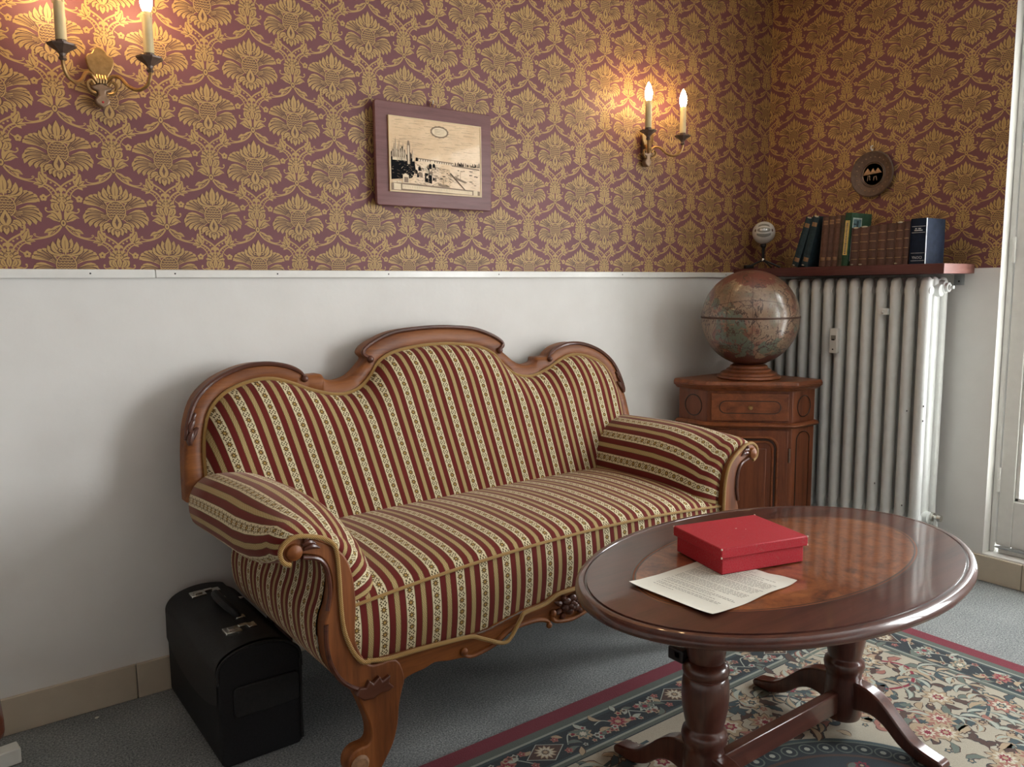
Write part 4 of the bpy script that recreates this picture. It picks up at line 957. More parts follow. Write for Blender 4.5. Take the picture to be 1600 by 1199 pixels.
# plan outline (relative to the back corner): pentagon with a diagonal front
def pent(g=0.0):
    a, s_ = 0.410 + g, 0.160 + g * 0.42
    return [(g * 0.2, g * 0.2), (-a, g * 0.2), (-a, -s_), (-s_, -a), (g * 0.2, -a)]
def slab(g0, g1, z0, z1, name, mat, bv=0.006):
    q = B(); A = pent(g0); C_ = pent(g1); n = 5
    q.add([(x, y, z0) for x, y in A] + [(x, y, z1) for x, y in C_], [tuple(range(n - 1, -1, -1)), tuple(range(n, 2 * n))] + [(i, (i + 1) % n, n + (i + 1) % n, n + i) for i in range(n)])
    return q.obj(name, mat, CAB, bevel=bv, segs=3)
slab(0.0, 0.0, 0.055, 0.765, 'carcass', M['cherry_z'], 0.003)
slab(0.022, 0.022, 0.0005, 0.058, 'plinth', M['cherry'], 0.004)
slab(0.010, 0.024, 0.760, 0.772, 'cornice', M['cherry'], 0.003)
slab(0.024, 0.036, 0.772, 0.784, 'cornice', M['cherry'], 0.004)
slab(0.036, 0.028, 0.784, 0.803, 'cabinet_top', M['cherry'], 0.006)
slab(0.012, 0.026, 0.602, 0.612, 'waist_moulding', M['cherry'], 0.003)
slab(0.026, 0.012, 0.612, 0.624, 'waist_moulding', M['cherry'], 0.004)
# local frames of the three visible faces
fmid = Vector((-0.285, -0.285, 0)); fdir = Vector((1, -1, 0)).normalized(); fnrm = Vector((-1, -1, 0)).normalized()
FACE = {'front': (fmid, fdir, fnrm), 'left': (Vector((-0.410, -0.080, 0)), Vector((0, -1, 0)), Vector((-1, 0, 0))), 'right': (Vector((-0.080, -0.410, 0)), Vector((1, 0, 0)), Vector((0, -1, 0)))}
def onf(face):
    c_, d_, n_ = FACE[face]
    return lambda u, v, w: tuple(c_ + d_ * u + n_ * w + Vector((0, 0, v)))
FW = math.dist((-0.41, -0.16), (-0.16, -0.41)) / 2
F = onf('front')
dw = FW - 0.016
dro = B().prism([(-dw, 0.632), (dw, 0.632), (dw, 0.750), (-dw, 0.750)], F, 0.0005, 0.010).obj('drawer', M['cherry'], CAB, bevel=0.003)
def groove(face, pts, name, parent, w0, mat='line', r=0.0022):
    fn = onf(face); return B().tube([fn(x, z, w0) for x, z in pts], r, 6, True).obj(name, M[mat], parent)
lz_ = [(0.100 + 0.026 * math.cos(R(a)), 0.691 + 0.026 * math.sin(R(a))) for a in range(-90, 91, 15)] + [(-0.100 + 0.026 * math.cos(R(a)), 0.691 + 0.026 * math.sin(R(a))) for a in range(90, 271, 15)]
groove('front', lz_, 'panel_groove', dro, 0.0105)
B().prism(lz_, F, 0.0100, 0.0118).obj('drawer_panel', M['cherry'], dro, bevel=0.001)
B().lathe([(0.004, 0.010), (0.004, 0.018), (0.010, 0.021), (0.0105, 0.026), (0.007, 0.031), (0.0, 0.032)], 16, fn=lambda x, y, z: F(x, 0.691 + y, z)).obj('knob', M['brass'], dro)
doo = B().prism([(-dw, 0.075), (dw, 0.075), (dw, 0.592), (-dw, 0.592)], F, 0.0005, 0.012).obj('door', M['cherry_z'], CAB, bevel=0.003)
def archp(hw_, z0_, z1_, r_):
    return [(-hw_, z0_), (hw_, z0_)] + [(hw_ - r_ + r_ * math.cos(R(a)), z1_ - r_ + r_ * math.sin(R(a))) for a in range(0, 91, 15)] + [(-hw_ + r_ + r_ * math.cos(R(a)), z1_ - r_ + r_ * math.sin(R(a))) for a in range(90, 181, 15)]
groove('front', archp(0.118, 0.110, 0.562, 0.045), 'panel_moulding', doo, 0.014, 'cherry', 0.006)
groove('front', archp(0.108, 0.120, 0.552, 0.040), 'panel_groove', doo, 0.0125, 'line', 0.003)
groove('front', archp(0.098, 0.130, 0.542, 0.034), 'panel_moulding', doo, 0.0135, 'cherry', 0.005)
B().prism([(-0.072, 0.155), (0.072, 0.155), (0.072, 0.515), (-0.072, 0.515)], F, 0.011, 0.019).obj('door_panel', M['cherry_z'], doo, bevel=0.006)
B().lathe([(0.0045, 0.455), (0.0045, 0.515)], 10, fn=lambda x, y, z: F(dw + 0.006 + x, z, 0.012 + y)).obj('hinge', M['bronze_dark'], doo)
for fc in ('left', 'right'):
    fn = onf(fc)
    groove(fc, circ(0.0 if fc == 'right' else 0.004, 0.690, 0.046, 28, 0.046), 'oval_groove', CAB, 0.0012)
    groove(fc, [(0.046 * math.cos(R(a)), 0.545 + 0.035 * math.sin(R(a))) for a in range(0, 181, 15)] + [(-0.046, 0.12), (0.046, 0.12)], 'arch_groove', CAB, 0.0012)

# ================================================================ GLOBE
gl = thing('globe', 'large antique style globe on a turned wooden foot', 'globe', (-0.503, -0.295, 0.803))
B().lathe([(0.0, 0.0005), (0.132, 0.0005), (0.138, 0.006), (0.134, 0.014), (0.122, 0.018), (0.118, 0.026), (0.108, 0.031), (0.098, 0.034), (0.094, 0.041), (0.082, 0.047), (0.078, 0.056), (0.066, 0.062), (0.0, 0.064)], 40).obj('foot', M['cherry'], gl, angle=30)
GR = 0.2075; GZ = 1.0665 - 0.803
sp = []
for i in range(33):
    a = -PI / 2 + PI * i / 32; sp.append((max(0.0, GR * math.cos(a)), GR * math.sin(a)))
ball = B().lathe(sp, 56).obj('globe_ball', M['globe'], gl, loc=(0, 0, GZ), rot=(0, 0, R(40)), angle=80)
B().lathe([(GR - 0.003, -0.0045), (GR + 0.0015, -0.0045), (GR + 0.0025, -0.0012), (GR + 0.0008, 0.0), (GR + 0.0025, 0.0012), (GR + 0.0015, 0.0045), (GR - 0.003, 0.0045)], 56, 0, 0, GZ + 0.004).obj('equator_seam', plain('seam_brown', (0.10, 0.05, 0.032), 0.4), gl)

# ================================================================ RADIATOR
rad = thing('radiator', 'old white column radiator under the book shelf', 'radiator', (-0.045, -0.90, 0))
RZ0, RZ = 0.195, 1.236; NSEC = 13; SP = 0.0602; DX = 0.178
def section():
    q = B(); r = 0.024
    prof_ = rrect(-DX, 0, RZ0, RZ, 0.028, 6)
    # thin web with a bulging front and rear tube
    q.prism(rrect(-DX + 0.016, -0.016, RZ0 + 0.01, RZ - 0.01, 0.02, 5), XZ, -0.006, 0.006)
    for xc, wd in ((-DX + 0.026, 0.0214), (-DX / 2, 0.016), (-0.026, 0.0215)):
        pth = [(xc, 0, RZ0 + 0.004), (xc, 0, RZ0 + 0.016), (xc, 0, RZ0 + 0.04), (xc, 0, RZ - 0.045), (xc, 0, RZ - 0.018), (xc + 0.003 * (1 if xc < -0.1 else -1), 0, RZ - 0.006), (xc + 0.006 * (1 if xc < -0.1 else -1), 0, RZ - 0.0005)]
        rr = [0.35, 0.85, 1, 1, 0.93, 0.72, 0.3]
        vs = []; fs = []; n = 14
        for (x, y, z), k in zip(pth, rr):
            for a in range(n):
                t = 2 * PI * a / n; vs.append((x + 0.026 * k * math.cos(t), y + wd * k * math.sin(t), z))
        for i in range(len(pth) - 1):
            for a in range(n): fs.append((i * n + a, i * n + (a + 1) % n, (i + 1) * n + (a + 1) % n, (i + 1) * n + a))
        fs += [tuple(range(n - 1, -1, -1)), tuple((len(pth) - 1) * n + a for a in range(n))]
        q.add(vs, fs)
    for zc in (RZ0 + 0.055, RZ - 0.055):
        q.lathe([(0.024, -SP / 2), (0.026, -0.012), (0.030, 0), (0.026, 0.012), (0.024, SP / 2)], 14, fn=lambda x, y, z, zc=zc: (-DX / 2 + x, z, zc + y))
        q.lathe([(0.018, -0.021), (0.024, -0.008), (0.024, 0.008), (0.018, 0.021)], 12, fn=lambda x, y, z, zc=zc: (-DX + 0.03 + x, z, zc + y))
    return q
sec = section().obj('section', M['radiator'], rad, angle=45, loc=(0, 0.0, 0))
for k in range(1, NSEC):
    o = sec.copy(); COL.objects.link(o); o.parent = rad; o.location = (0, k * SP, 0)
RZt = RZ - 0.055
pl = B().lathe([(0.0, 0.052), (0.007, 0.051), (0.007, 0.040), (0.011, 0.039), (0.011, 0.034), (0.019, 0.033), (0.019, 0.022), (0.026, 0.020), (0.028, 0.010), (0.030, 0.0)], 18, fn=lambda x, y, z: (-DX / 2 + 0.03 + x, -0.012 - z, RZt + 0.012 + y)); pl.obj('end_plug', M['radiator'], rad, angle=40)
B().lathe([(0.0, 0.058), (0.014, 0.057), (0.016, 0.045), (0.010, 0.040), (0.010, 0.030), (0.018, 0.028), (0.020, 0.0)], 14, fn=lambda x, y, z: (-DX / 2 + 0.02 + x, -0.012 - z, RZ0 + 0.055 + y)).obj('valve', M['chrome'], rad, angle=40)
B().tube([(-DX / 2 + 0.02, -0.048, RZ0 + 0.050), (-DX / 2 + 0.02, -0.048, 0.10), (-DX / 2 + 0.02, -0.048, 0.0008)], 0.009, 12).obj('supply_pipe', M['radiator'], rad)
mt = B().box(-DX - 0.026, -DX - 0.004, -0.019, 0.019, 0, 0.108).obj('heat_meter', M['white'], rad, bevel=0.004, loc=(0, 6.02 * SP, 0.912))
B().box(-DX - 0.0268, -DX - 0.0255, -0.012, 0.010, 0.060, 0.078).obj('display', M['grille'], mt)
B().box(-DX - 0.0272, -DX - 0.0258, -0.007, 0.007, 0.056, 0.062).obj('slot', M['black'], mt)
B().box(-DX - 0.0272, -DX - 0.0258, -0.003, 0.003, 0.014, 0.020).obj('screw', M['black'], mt)
B().box(-DX - 0.008, -DX + 0.02, -0.028, 0.010, -0.012, 0.014).ball((-DX - 0.010, -0.008, 0.0), 0.004, 0.008, 0.008, 10, 6).obj('bracket', M['radiator'], rad, bevel=0.002, loc=(0, 2.72 * SP, 1.095))
for (k, z, yy) in ((0, 0.72, -0.020), (0, 0.66, -0.0205), (1, 0.695, -0.019), (1, 0.30, -0.018), (3, 0.37, -0.018)):
    B().ball((-DX + 0.004 + 0.01 * (k == 0), yy, 0), 0.002, 0.0025, 0.004, 8, 6).obj('paint_chip', M['black'], rad, loc=(0, k * SP, z))

# ================================================================ SHELF AND ITS BOOKS
ST = 1.2855
sh = thing('wall_shelf', 'dark brown wooden wall shelf above the radiator', 'shelf', (0, -0.99, 1.2465))
B().box(-0.252, -0.001, 0.0012, 0.987, 0, ST - 1.2465).obj('board', M['shelfwood'], sh, bevel=0.002)
B().box(-0.2515, -0.0015, -0.0005, 0.0012, 0.0008, ST - 1.2465 - 0.0008).obj('end_band', M['shelfend'], sh, smooth=False)
br_ = B().box(-0.10, -0.0005, 0.045, 0.075, -0.003, -0.0005).box(-0.004, -0.0005, 0.035, 0.075, -0.045, -0.001)
bo = br_.obj('bracket', M['steel'], sh, bevel=0.001)
B().lathe([(0.0, 0.002), (0.0035, 0.0015), (0.0035, 0.0)], 10, fn=lambda x, y, z: (-0.0045 - z, 0.055 + x, -0.03 + y)).obj('screw', M['black'], bo)
BK = {k: plain('book_' + k, c_, 0.65, vary=0.25, scale=45, bump=0.15, spec=0.15) for k, c_ in dict(teal=(0.030, 0.052, 0.062), brown=(0.135, 0.075, 0.055), brown2=(0.115, 0.066, 0.052), olive=(0.085, 0.066, 0.045), green=(0.035, 0.085, 0.050), blue=(0.011, 0.018, 0.036), tan=(0.30, 0.18, 0.095), gilt=(0.33, 0.22, 0.11), yellow=(0.62, 0.46, 0.15), pale=(0.42, 0.50, 0.46), lake=(0.10, 0.17, 0.19), pages=(0.50, 0.44, 0.33), silver=(0.55, 0.58, 0.60)).items()}
def book(y, w, h, d, mat, label, lean=0.0, x=-0.225, bands=(), band_m='gilt', group='books on the wall shelf', wear=0, z0=0.0):
    """spine faces -x; y = edge nearer the corner at the foot, w = thickness towards the window"""
    t = thing('book', label, 'book', (x, y, ST + 0.0006 + z0 + w * math.sin(lean)), 0, group); t.rotation_euler = (lean, 0, 0)
    q = B().box(0, d, -0.003, 0.0, 0, h).box(0, d, -w, -w + 0.003, 0, h)
    n = 8; sp_ = [(0.004 - 0.0045 * math.sin(PI * k / n), -w * k / n) for k in range(n + 1)] + [(0.006, -w), (0.006, 0)]
    q.prism([(a_, b_) for a_, b_ in sp_], XY, 0, h)
    q.obj('cover', mat, t, angle=40)
    B().box(0.005, d - 0.004, -w + 0.003, -0.003, 0.003, h - 0.004).obj('pages', BK['pages'], t, smooth=False)
    for (zc, hh) in bands:
        sp2 = [(0.0034 - 0.0049 * math.sin(PI * k / n), -w * (0.04 + 0.92 * k / n)) for k in range(n + 1)] + [(0.007, -w * 0.96), (0.007, -w * 0.04)]
        B().prism(sp2, XY, h * zc, h * zc + hh).obj('spine_band', BK[band_m], t, angle=40)
    if wear:
        B().ball((0.002, -w * 0.5, h - 0.001), 0.006, w * 0.35, 0.004, 8, 5).obj('torn_cloth', BK['pages'], t)
        B().ball((0.002, -w * 0.3, 0.004), 0.005, w * 0.25, 0.003, 8, 5).obj('torn_cloth', BK['pages'], t)
    return t
def lean_for(dy_top, h): return math.asin(max(-0.6, min(0.6, dy_top / h)))
book(-0.304, 0.032, 0.222, 0.15, BK['teal'], 'outermost dark teal book leaning at the corner end of the shelf', R(17.3), bands=((0.10, 0.018), (0.80, 0.018)), band_m='tan', wear=1)
book(-0.3515, 0.032, 0.222, 0.15, BK['teal'], 'dark teal book leaning against the upright brown volumes', R(13.8), bands=((0.10, 0.018), (0.80, 0.018)), band_m='tan', wear=1)
for k, (y, w, lab) in enumerate(((-0.4405, 0.028, 'tall brown book standing right of the leaning teal pair'), (-0.4695, 0.0275, 'tall brown book in the middle of three alike volumes'), (-0.4990, 0.026, 'tall brown book, last of three alike, nearest the green book'))):
    book(y, w, 0.212 + 0.002 * k, 0.15, BK['brown' if k != 1 else 'brown2'], lab, R(3.5), bands=((0.12, 0.014), (0.84, 0.008), (0.89, 0.008)), band_m='tan')
book(-0.5265, 0.020, 0.213, 0.15, BK['olive'], 'thin olive brown book squeezed beside the green book', R(3.5))
gb_ = book(-0.5476, 0.0285, 0.222, 0.155, BK['green'], 'tall green book with yellow spine label and picture cover', R(3.5), x=-0.228)
B().box(-0.0022, 0.001, -0.022, -0.004, 0.045, 0.190).obj('spine_label', BK['yellow'], gb_, smooth=False)
q = B(); z = 0.058; rr_ = random.Random(5)
while z < 0.180:
    h_ = rr_.uniform(0.002, 0.005); q.box(-0.0026, -0.0020, -0.017, -0.009, z, z + h_); z += h_ + 0.0022
q.ball((-0.0024, -0.013, 0.052), 0.0008, 0.004, 0.003, 8, 5).obj('lettering', M['ink'], gb_, smooth=False)
cv = B().box(0.010, 0.078, -0.0296, -0.0284, 0.020, 0.202).obj('cover_picture', BK['lake'], gb_, smooth=False)
B().box(0.010, 0.078, -0.0300, -0.0295, 0.196, 0.202).box(0.010, 0.015, -0.0300, -0.0295, 0.020, 0.196).box(0.074, 0.078, -0.0300, -0.0295, 0.020, 0.196).obj('picture_border', BK['pale'], cv, smooth=False)
B().box(0.040, 0.054, -0.0302, -0.0296, 0.12, 0.190).box(0.015, 0.038, -0.0302, -0.0296, 0.172, 0.178).obj('picture_tower', BK['teal'], cv, smooth=False)
lab7 = ['first of the seven short brown volumes, beside the green book', 'second of the seven short brown volumes, with torn top', 'third of the seven short brown volumes from the green book', 'fourth and middle one of the seven short brown volumes', 'fifth of the seven short brown volumes from the green book', 'sixth of the seven short brown volumes, wider and slightly tilted', 'last of the seven short brown volumes, against the navy book']
ys = [-0.584, -0.619, -0.6605, -0.6985, -0.7365, -0.7735, -0.8065, -0.8335]
for k in range(7):
    book(ys[k], ys[k] - ys[k + 1] - 0.0012, 0.158 + 0.002 * k, 0.125, BK['brown' if k % 2 else 'brown2'], lab7[k], R(1.5), x=-0.222, bands=((0.16, 0.003), (0.38, 0.003), (0.60, 0.003), (0.80, 0.003)), wear=1 if k in (0, 1, 5) else 0)
nb = book(-0.8400, 0.062, 0.178, 0.150, BK['blue'], 'thick dark navy book with white spine lettering at the window end', 0.0, x=-0.225)
q = B()
for z_, h_ in ((0.012, 0.0016), (0.042, 0.0014), (0.122, 0.0014), (0.146, 0.0016)): q.box(-0.0022, 0.0015, -0.058, -0.006, z_, z_ + h_)
q.obj('spine_rule', BK['silver'], nb, smooth=False)
B().box(-0.0005, 0.006, -0.0625, -0.0612, 0, 0.178).obj('hinge_line', BK['silver'], nb, smooth=False)
def text(body, size, loc, rot, mat, parent, name, ext=0.0003, sx=1.0):
    cu = bpy.data.curves.new(name, 'FONT'); cu.body = body; cu.size = size; cu.extrude = ext; cu.align_x = 'CENTER'; cu.resolution_u = 2
    o = bpy.data.objects.new(name, cu); COL.objects.link(o)
    dg = bpy.context.evaluated_depsgraph_get(); me = bpy.data.meshes.new_from_object(o.evaluated_get(dg))
    bpy.data.objects.remove(o); me.materials.clear(); me.materials.append(mat)
    o = bpy.data.objects.new(name, me); COL.objects.link(o); o.parent = parent; o.location = loc; o.rotation_euler = rot; o.scale = (sx, 1, 1)
    return o
text('YNOCI', 0.0150, (-0.0024, -0.031, 0.0200), (R(90), 0, R(-90)), BK['silver'], nb, 'spine_title', sx=0.85)
q = B()
for z_, ya_, yb_ in ((0.136, -0.026, -0.019), (0.136, -0.042, -0.031), (0.129, -0.047, -0.016)):
    y = yb_
    while y > ya_ + 0.002: q.box(-0.0024, 0.0, y - 0.0028, y, z_, z_ + 0.0042); y -= 0.0036
q.obj('volume_lettering', BK['silver'], nb, smooth=False)
# ball microphone
mic = thing('ball_microphone', 'round white desktop microphone on a black tripod', 'microphone', (-0.150, -0.094, ST + 0.0005), R(0))
MZ = 0.170
fd = Vector((-3.25, -2.4, -0.05)).normalized(); sd_ = Vector((2.4, -3.25, 0)).normalized()
mh = B().ball((0, 0, MZ), 0.0530, n=36, m=24).obj('microphone_head', M['white'], mic, angle=80)
up_ = Vector((0, 0, 1))
def onball(u, v, r): 
    a_ = u / 0.053; e_ = v / 0.053; d_ = (fd * math.cos(a_) * math.cos(e_) + sd_ * math.sin(a_) * math.cos(e_) + up_ * math.sin(e_)); return tuple(Vector((0, 0, MZ)) + d_ * r)
def patch(pts, name, mat, r=0.0534):
    c_ = (sum(p[0] for p in pts) / len(pts), sum(p[1] for p in pts) / len(pts)); n = len(pts); vs = []; fs = []
    rg = [1.0, 0.75, 0.5, 0.25]
    for k in rg: vs += [onball(lerp(c_[0], u, k), lerp(c_[1], v, k), r) for u, v in pts]
    vs.append(onball(*c_, r)); 
    for i in range(len(rg) - 1):
        for k in range(n): fs.append((i * n + k, i * n + (k + 1) % n, (i + 1) * n + (k + 1) % n, (i + 1) * n + k))
    for k in range(n): fs.append(((len(rg) - 1) * n + k, (len(rg) - 1) * n + (k + 1) % n, len(vs) - 1))
    return B().add(vs, fs).obj(name, mat, mh, recalc=False)
patch([(-0.034, 0.026)] + [(x, 0.036 + 0.009 * math.cos(x / 0.036 * PI / 2)) for x in [lerp(-0.034, 0.034, k / 8) for k in range(9)]] + [(0.034, 0.026)] + [(x, 0.025 + 0.007 * math.cos(x / 0.034 * PI / 2)) for x in [lerp(0.030, -0.030, k / 8) for k in range(9)]], 'grille', M['grille'])
patch([(x, -0.004 - 0.003 * math.cos(x / 0.036 * PI / 2)) for x in [lerp(0.036, -0.036, k / 8) for k in range(9)]] + [(x, -0.013 - 0.011 * math.cos(x / 0.036 * PI / 2)) for x in [lerp(-0.034, 0.034, k / 8) for k in range(9)]], 'grille', M['grille'])
patch([(0.032 * math.cos(t), 0.011 + 0.0125 * math.sin(t)) for t in [2 * PI * k / 24 for k in range(24)]], 'badge', M['grille'], 0.0537)
for u in (-0.043, 0.043): patch([(u + 0.005 * math.cos(t), 0.009 + 0.007 * math.sin(t)) for t in [2 * PI * k / 12 for k in range(12)]], 'grille', M['bronze_dark'], 0.0536)
q = B()
for k, u in enumerate((-0.014, -0.006, 0.002, 0.011)):
    h_ = (0.010, 0.006, 0.009, 0.007)[k]
    q.add([onball(u - 0.003, 0.008, 0.0542), onball(u + 0.003, 0.008, 0.0542), onball(u + 0.003, 0.008 + h_, 0.0542), onball(u - 0.002, 0.008 + h_, 0.0542)], [(0, 1, 2, 3)])
q.obj('badge_mark', plain('chrome_mark', (0.85, 0.85, 0.85), 0.2, metal=0.6), mh, recalc=False)
B().lathe([(0.0, 0.118), (0.013, 0.117), (0.014, 0.106), (0.008, 0.098), (0.0065, 0.042), (0.0, 0.041)], 14).obj('stem', M['black'], mic)
B().lathe([(0.0, 0.049), (0.009, 0.048), (0.011, 0.044), (0.011, 0.036), (0.008, 0.031), (0.0, 0.030)], 14).obj('collar', M['chrome'], mic)
for a, l in ((R(160), 0.085), (R(-62), 0.080), (R(-115), 0.080)):
    e = (l * math.cos(a), l * math.sin(a), 0.005)
    if e[1] + (-0.094) > -0.006: e = (e[0], 0.082, e[2])
    B().tube([(0.008 * math.cos(a), 0.008 * math.sin(a), 0.038), ((0.5 * e[0]), 0.5 * e[1], 0.024), e], [0.0042, 0.0038, 0.0048], 8).obj('leg', M['black'], mic)
B().box(-0.098, -0.055, -0.012, 0.012, 0, 0.017).obj('usb_plug', M['black'], mic, bevel=0.003, rot=(0, 0, R(-20)))

# ================================================================ WALL THINGS
# framed engraving
pic = thing('framed_picture', 'old sepia city view engraving mounted on purple brown board', 'picture', (-1.922, -0.022, 1.660))
B().prism(rrect(-0.2345, 0.2345, -0.172, 0.172, 0.010, 4), XZ, -0.010, 0.006).obj('board', M['framewood'], pic, bevel=0.003)
def m_print():
    m = Mat('sepia_print'); v = m.coord('Object', (1, 1, 1)); n = m.noise(v, 9, 4); st = m.noise(m.coord('Object', (10, 1, 55)), 3.0, 5, 0.7)
    c = m.ramp(n, [(0.3, (0.60, 0.395, 0.205)), (0.65, (0.74, 0.535, 0.31))]); c = m.mix((st - 0.52).mx(0.0) * 1.6, c, (0.16, 0.10, 0.05)); m.set(c, 0.45, coat=0.15); return m.m
pr_ = B().box(-0.1845, 0.1845, -0.0145, -0.0095, -0.123, 0.123).obj('engraving', m_print(), pic, smooth=False)
B().box(-0.1865, -0.1825, -0.016, -0.0095, -0.125, 0.125).box(0.1825, 0.1865, -0.016, -0.0095, -0.125, 0.125).box(-0.1825, 0.1825, -0.016, -0.0095, 0.121, 0.125).box(-0.1825, 0.1825, -0.016, -0.0095, -0.125, -0.121).obj('print_edge', plain('print_edge_gold', (0.62, 0.46, 0.25), 0.4), pic, smooth=False)
IKd, IKm, IKl = plain('print_ink_dark', (0.010, 0.010, 0.011), 0.8, spec=0.05), plain('print_ink_brown', (0.20, 0.125, 0.065), 0.5), plain('print_light', (0.70, 0.56, 0.36), 0.5)
ep = []; er = random.Random(11)
def st_(x0, z0_, x1, z1_, w, m=0): ep.append((ribbon([(x0, z0_), ((x0 + x1) / 2, (z0_ + z1_) / 2 + er.uniform(-0.001, 0.001)), (x1, z1_)], w, w * 0.5), m))
def ls(p, m): ep.append((p, m))
for _ in range(70):                                                # sky hatching
    x = er.uniform(-0.175, 0.14); z = er.uniform(0.02, 0.115); l = er.uniform(0.015, 0.06); st_(x, z, min(0.178, x + l), z + er.uniform(-0.004, 0.003), 0.0008, 1)
ov = [(0.012 + 0.036 * math.cos(2 * PI * k / 28) * (1 + 0.05 * (k % 2)), 0.088 + 0.0195 * math.sin(2 * PI * k / 28) * (1 + 0.08 * (k % 2))) for k in range(28)]
ls(ov, 1); ls(circ(0.012, 0.088, 0.0305, 24, 0.0150), 2)
for k in range(4): st_(-0.008, 0.096 - k * 0.005, 0.032, 0.0955 - k * 0.005, 0.0013, 1)
hill = [(-0.18, -0.085), (-0.18, 0.005), (-0.165, 0.02), (-0.150, 0.012), (-0.135, 0.028), (-0.12, 0.0), (-0.105, 0.01), (-0.09, -0.02), (-0.085, -0.05), (-0.10, -0.075)]
ls(hill, 0)
for x, h_ in ((-0.174, 0.022), (-0.168, 0.04), (-0.162, 0.058), (-0.155, 0.030), (-0.148, 0.050), (-0.140, 0.034), (-0.133, 0.042), (-0.126, 0.020), (-0.098, 0.022)): ls([(x - 0.005, -0.01), (x, h_), (x + 0.006, -0.01)], 1); ls([(x, -0.02), (x + 0.0015, h_ - 0.008), (x + 0.006, -0.02)], 2)
ls([(-0.118, -0.03), (-0.118, 0.035), (-0.115, 0.048), (-0.110, 0.048), (-0.106, 0.035), (-0.106, -0.03)], 1); ls([(-0.115, -0.03), (-0.115, 0.032), (-0.110, 0.032), (-0.110, -0.03)], 2)
for k in range(16):                                                # far bridge with arches
    x = -0.085 + k * 0.0095; z = -0.006 - k * 0.0004; ls([(x, z - 0.009), (x, z), (x + 0.0095, z - 0.0004), (x + 0.0095, z - 0.0094)], 1); ls(circ(x + 0.0048, z - 0.007, 0.0030, 10, 0.0038), 2)
for k in range(30):                                                # far bank
    x = er.uniform(0.06, 0.178); h_ = er.uniform(0.004, 0.016) * (1.8 if k % 9 == 0 else 1); ls([(x, -0.022), (x + 0.001, -0.022 + h_), (x + 0.004, -0.022 + h_ * 0.8), (x + 0.005, -0.022)], k % 2)
ls([(0.06, -0.020), (0.178, -0.026), (0.178, -0.031), (0.06, -0.024)], 1)
for k in range(26):                                                # quarter on the left bank
    x = er.uniform(-0.09, -0.01); z = er.uniform(-0.08, -0.022) - (x + 0.05) * 0.2; w_ = er.uniform(0.006, 0.012)
    ls([(x, z), (x, z + w_), (x + w_ / 2, z + w_ * 1.5), (x + w_, z + w_), (x + w_, z)], k % 3); st_(x, z, x + w_, z, 0.0012, 0)
for k in range(50):
    x = er.uniform(-0.085, 0.06); z = er.uniform(-0.095, -0.03); st_(x, z, x + er.uniform(0.006, 0.018), z - er.uniform(0, 0.005), 0.0013, er.choice((0, 1)))
ls([(-0.05, -0.085), (-0.05, -0.055), (-0.022, -0.057), (-0.022, -0.090)], 0); ls([(-0.044, -0.073), (-0.044, -0.066), (-0.036, -0.062), (-0.036, -0.071)], 2); ls([(-0.037, -0.089), (-0.037, -0.057), (-0.035, -0.057), (-0.035, -0.089)], 1)
for _ in range(190):
    x = er.uniform(-0.178, 0.05); z = er.uniform(-0.095, -0.012) - max(0, x + 0.06) * 0.25; a_ = er.uniform(-0.7, 0.7); l = er.uniform(0.004, 0.013)
    st_(x, z, min(0.178, x + l * math.cos(a_)), max(-0.119, z + l * math.sin(a_)), er.uniform(0.0007, 0.0016), er.choice((0, 0, 1, 1, 2)))
for _ in range(60):
    x = er.uniform(-0.05, 0.16); z = er.uniform(-0.10, -0.03); st_(x, z, min(0.178, x + er.uniform(0.006, 0.02)), z - 0.001, 0.0007, 1)
for _ in range(22):
    x = er.uniform(0.0, 0.165); z = er.uniform(-0.085, -0.035); l = er.uniform(0.006, 0.018); ls([(x, z), (x + l, z), (x + l * 0.8, z - 0.0025), (x + l * 0.2, z - 0.0025)], er.choice((0, 1)))
ls([(0.050, -0.050), (0.112, -0.104), (0.118, -0.104), (0.056, -0.048)], 1); st_(0.052, -0.049, 0.115, -0.103, 0.0016, 0)
for x, z, l in ((0.075, -0.060, 0.05), (0.0, -0.085, 0.06)): ls([(x, z), (x + l, z - 0.016), (x + l * 0.8, z - 0.020), (x + 0.006, z - 0.010)], 1); st_(x + l * 0.4, z - 0.006, x + l * 0.42, z + 0.018, 0.0012, 0)
ls([(-0.18, -0.12), (-0.18, -0.096), (-0.10, -0.094), (0.15, -0.103), (0.178, -0.105), (0.178, -0.12)], 1)
ls([(-0.14, -0.114), (-0.14, -0.099), (0.145, -0.107), (0.145, -0.119)], 2)
for k in range(40): st_(-0.135 + k * 0.0068, -0.103 - k * 0.0001, -0.135 + k * 0.0068, -0.110 - k * 0.0001, 0.0009, 1)
for x in (-0.168, -0.150): ls([(x - 0.008, -0.088), (x + 0.007, -0.089), (x + 0.007, -0.095), (x - 0.008, -0.094)], 2)
ls([(-0.172, -0.118), (-0.172, -0.097), (-0.145, -0.098), (-0.145, -0.118)], 2); ls([(0.150, -0.120), (0.150, -0.104), (0.168, -0.103), (0.168, -0.120)], 2)
ls([(-0.137, -0.094), (-0.137, -0.068), (-0.127, -0.062), (-0.114, -0.068), (-0.114, -0.094)], 2); ls([(-0.132, -0.092), (-0.132, -0.074), (-0.116, -0.075), (-0.116, -0.092)], 1)
vs = []; fs = []; ms = []
for i, (p, mi) in enumerate(ep):
    o = len(vs); vs += [(x, -0.0147 - i * 0.0000025, z) for x, z in p]; fs.append(tuple(range(o, o + len(p)))); ms.append(mi)
q = B(); q.v = vs; q.f = fs; q.m = ms
q.obj('ink_drawing', [IKd, IKm, IKl], pic, smooth=False, recalc=False)
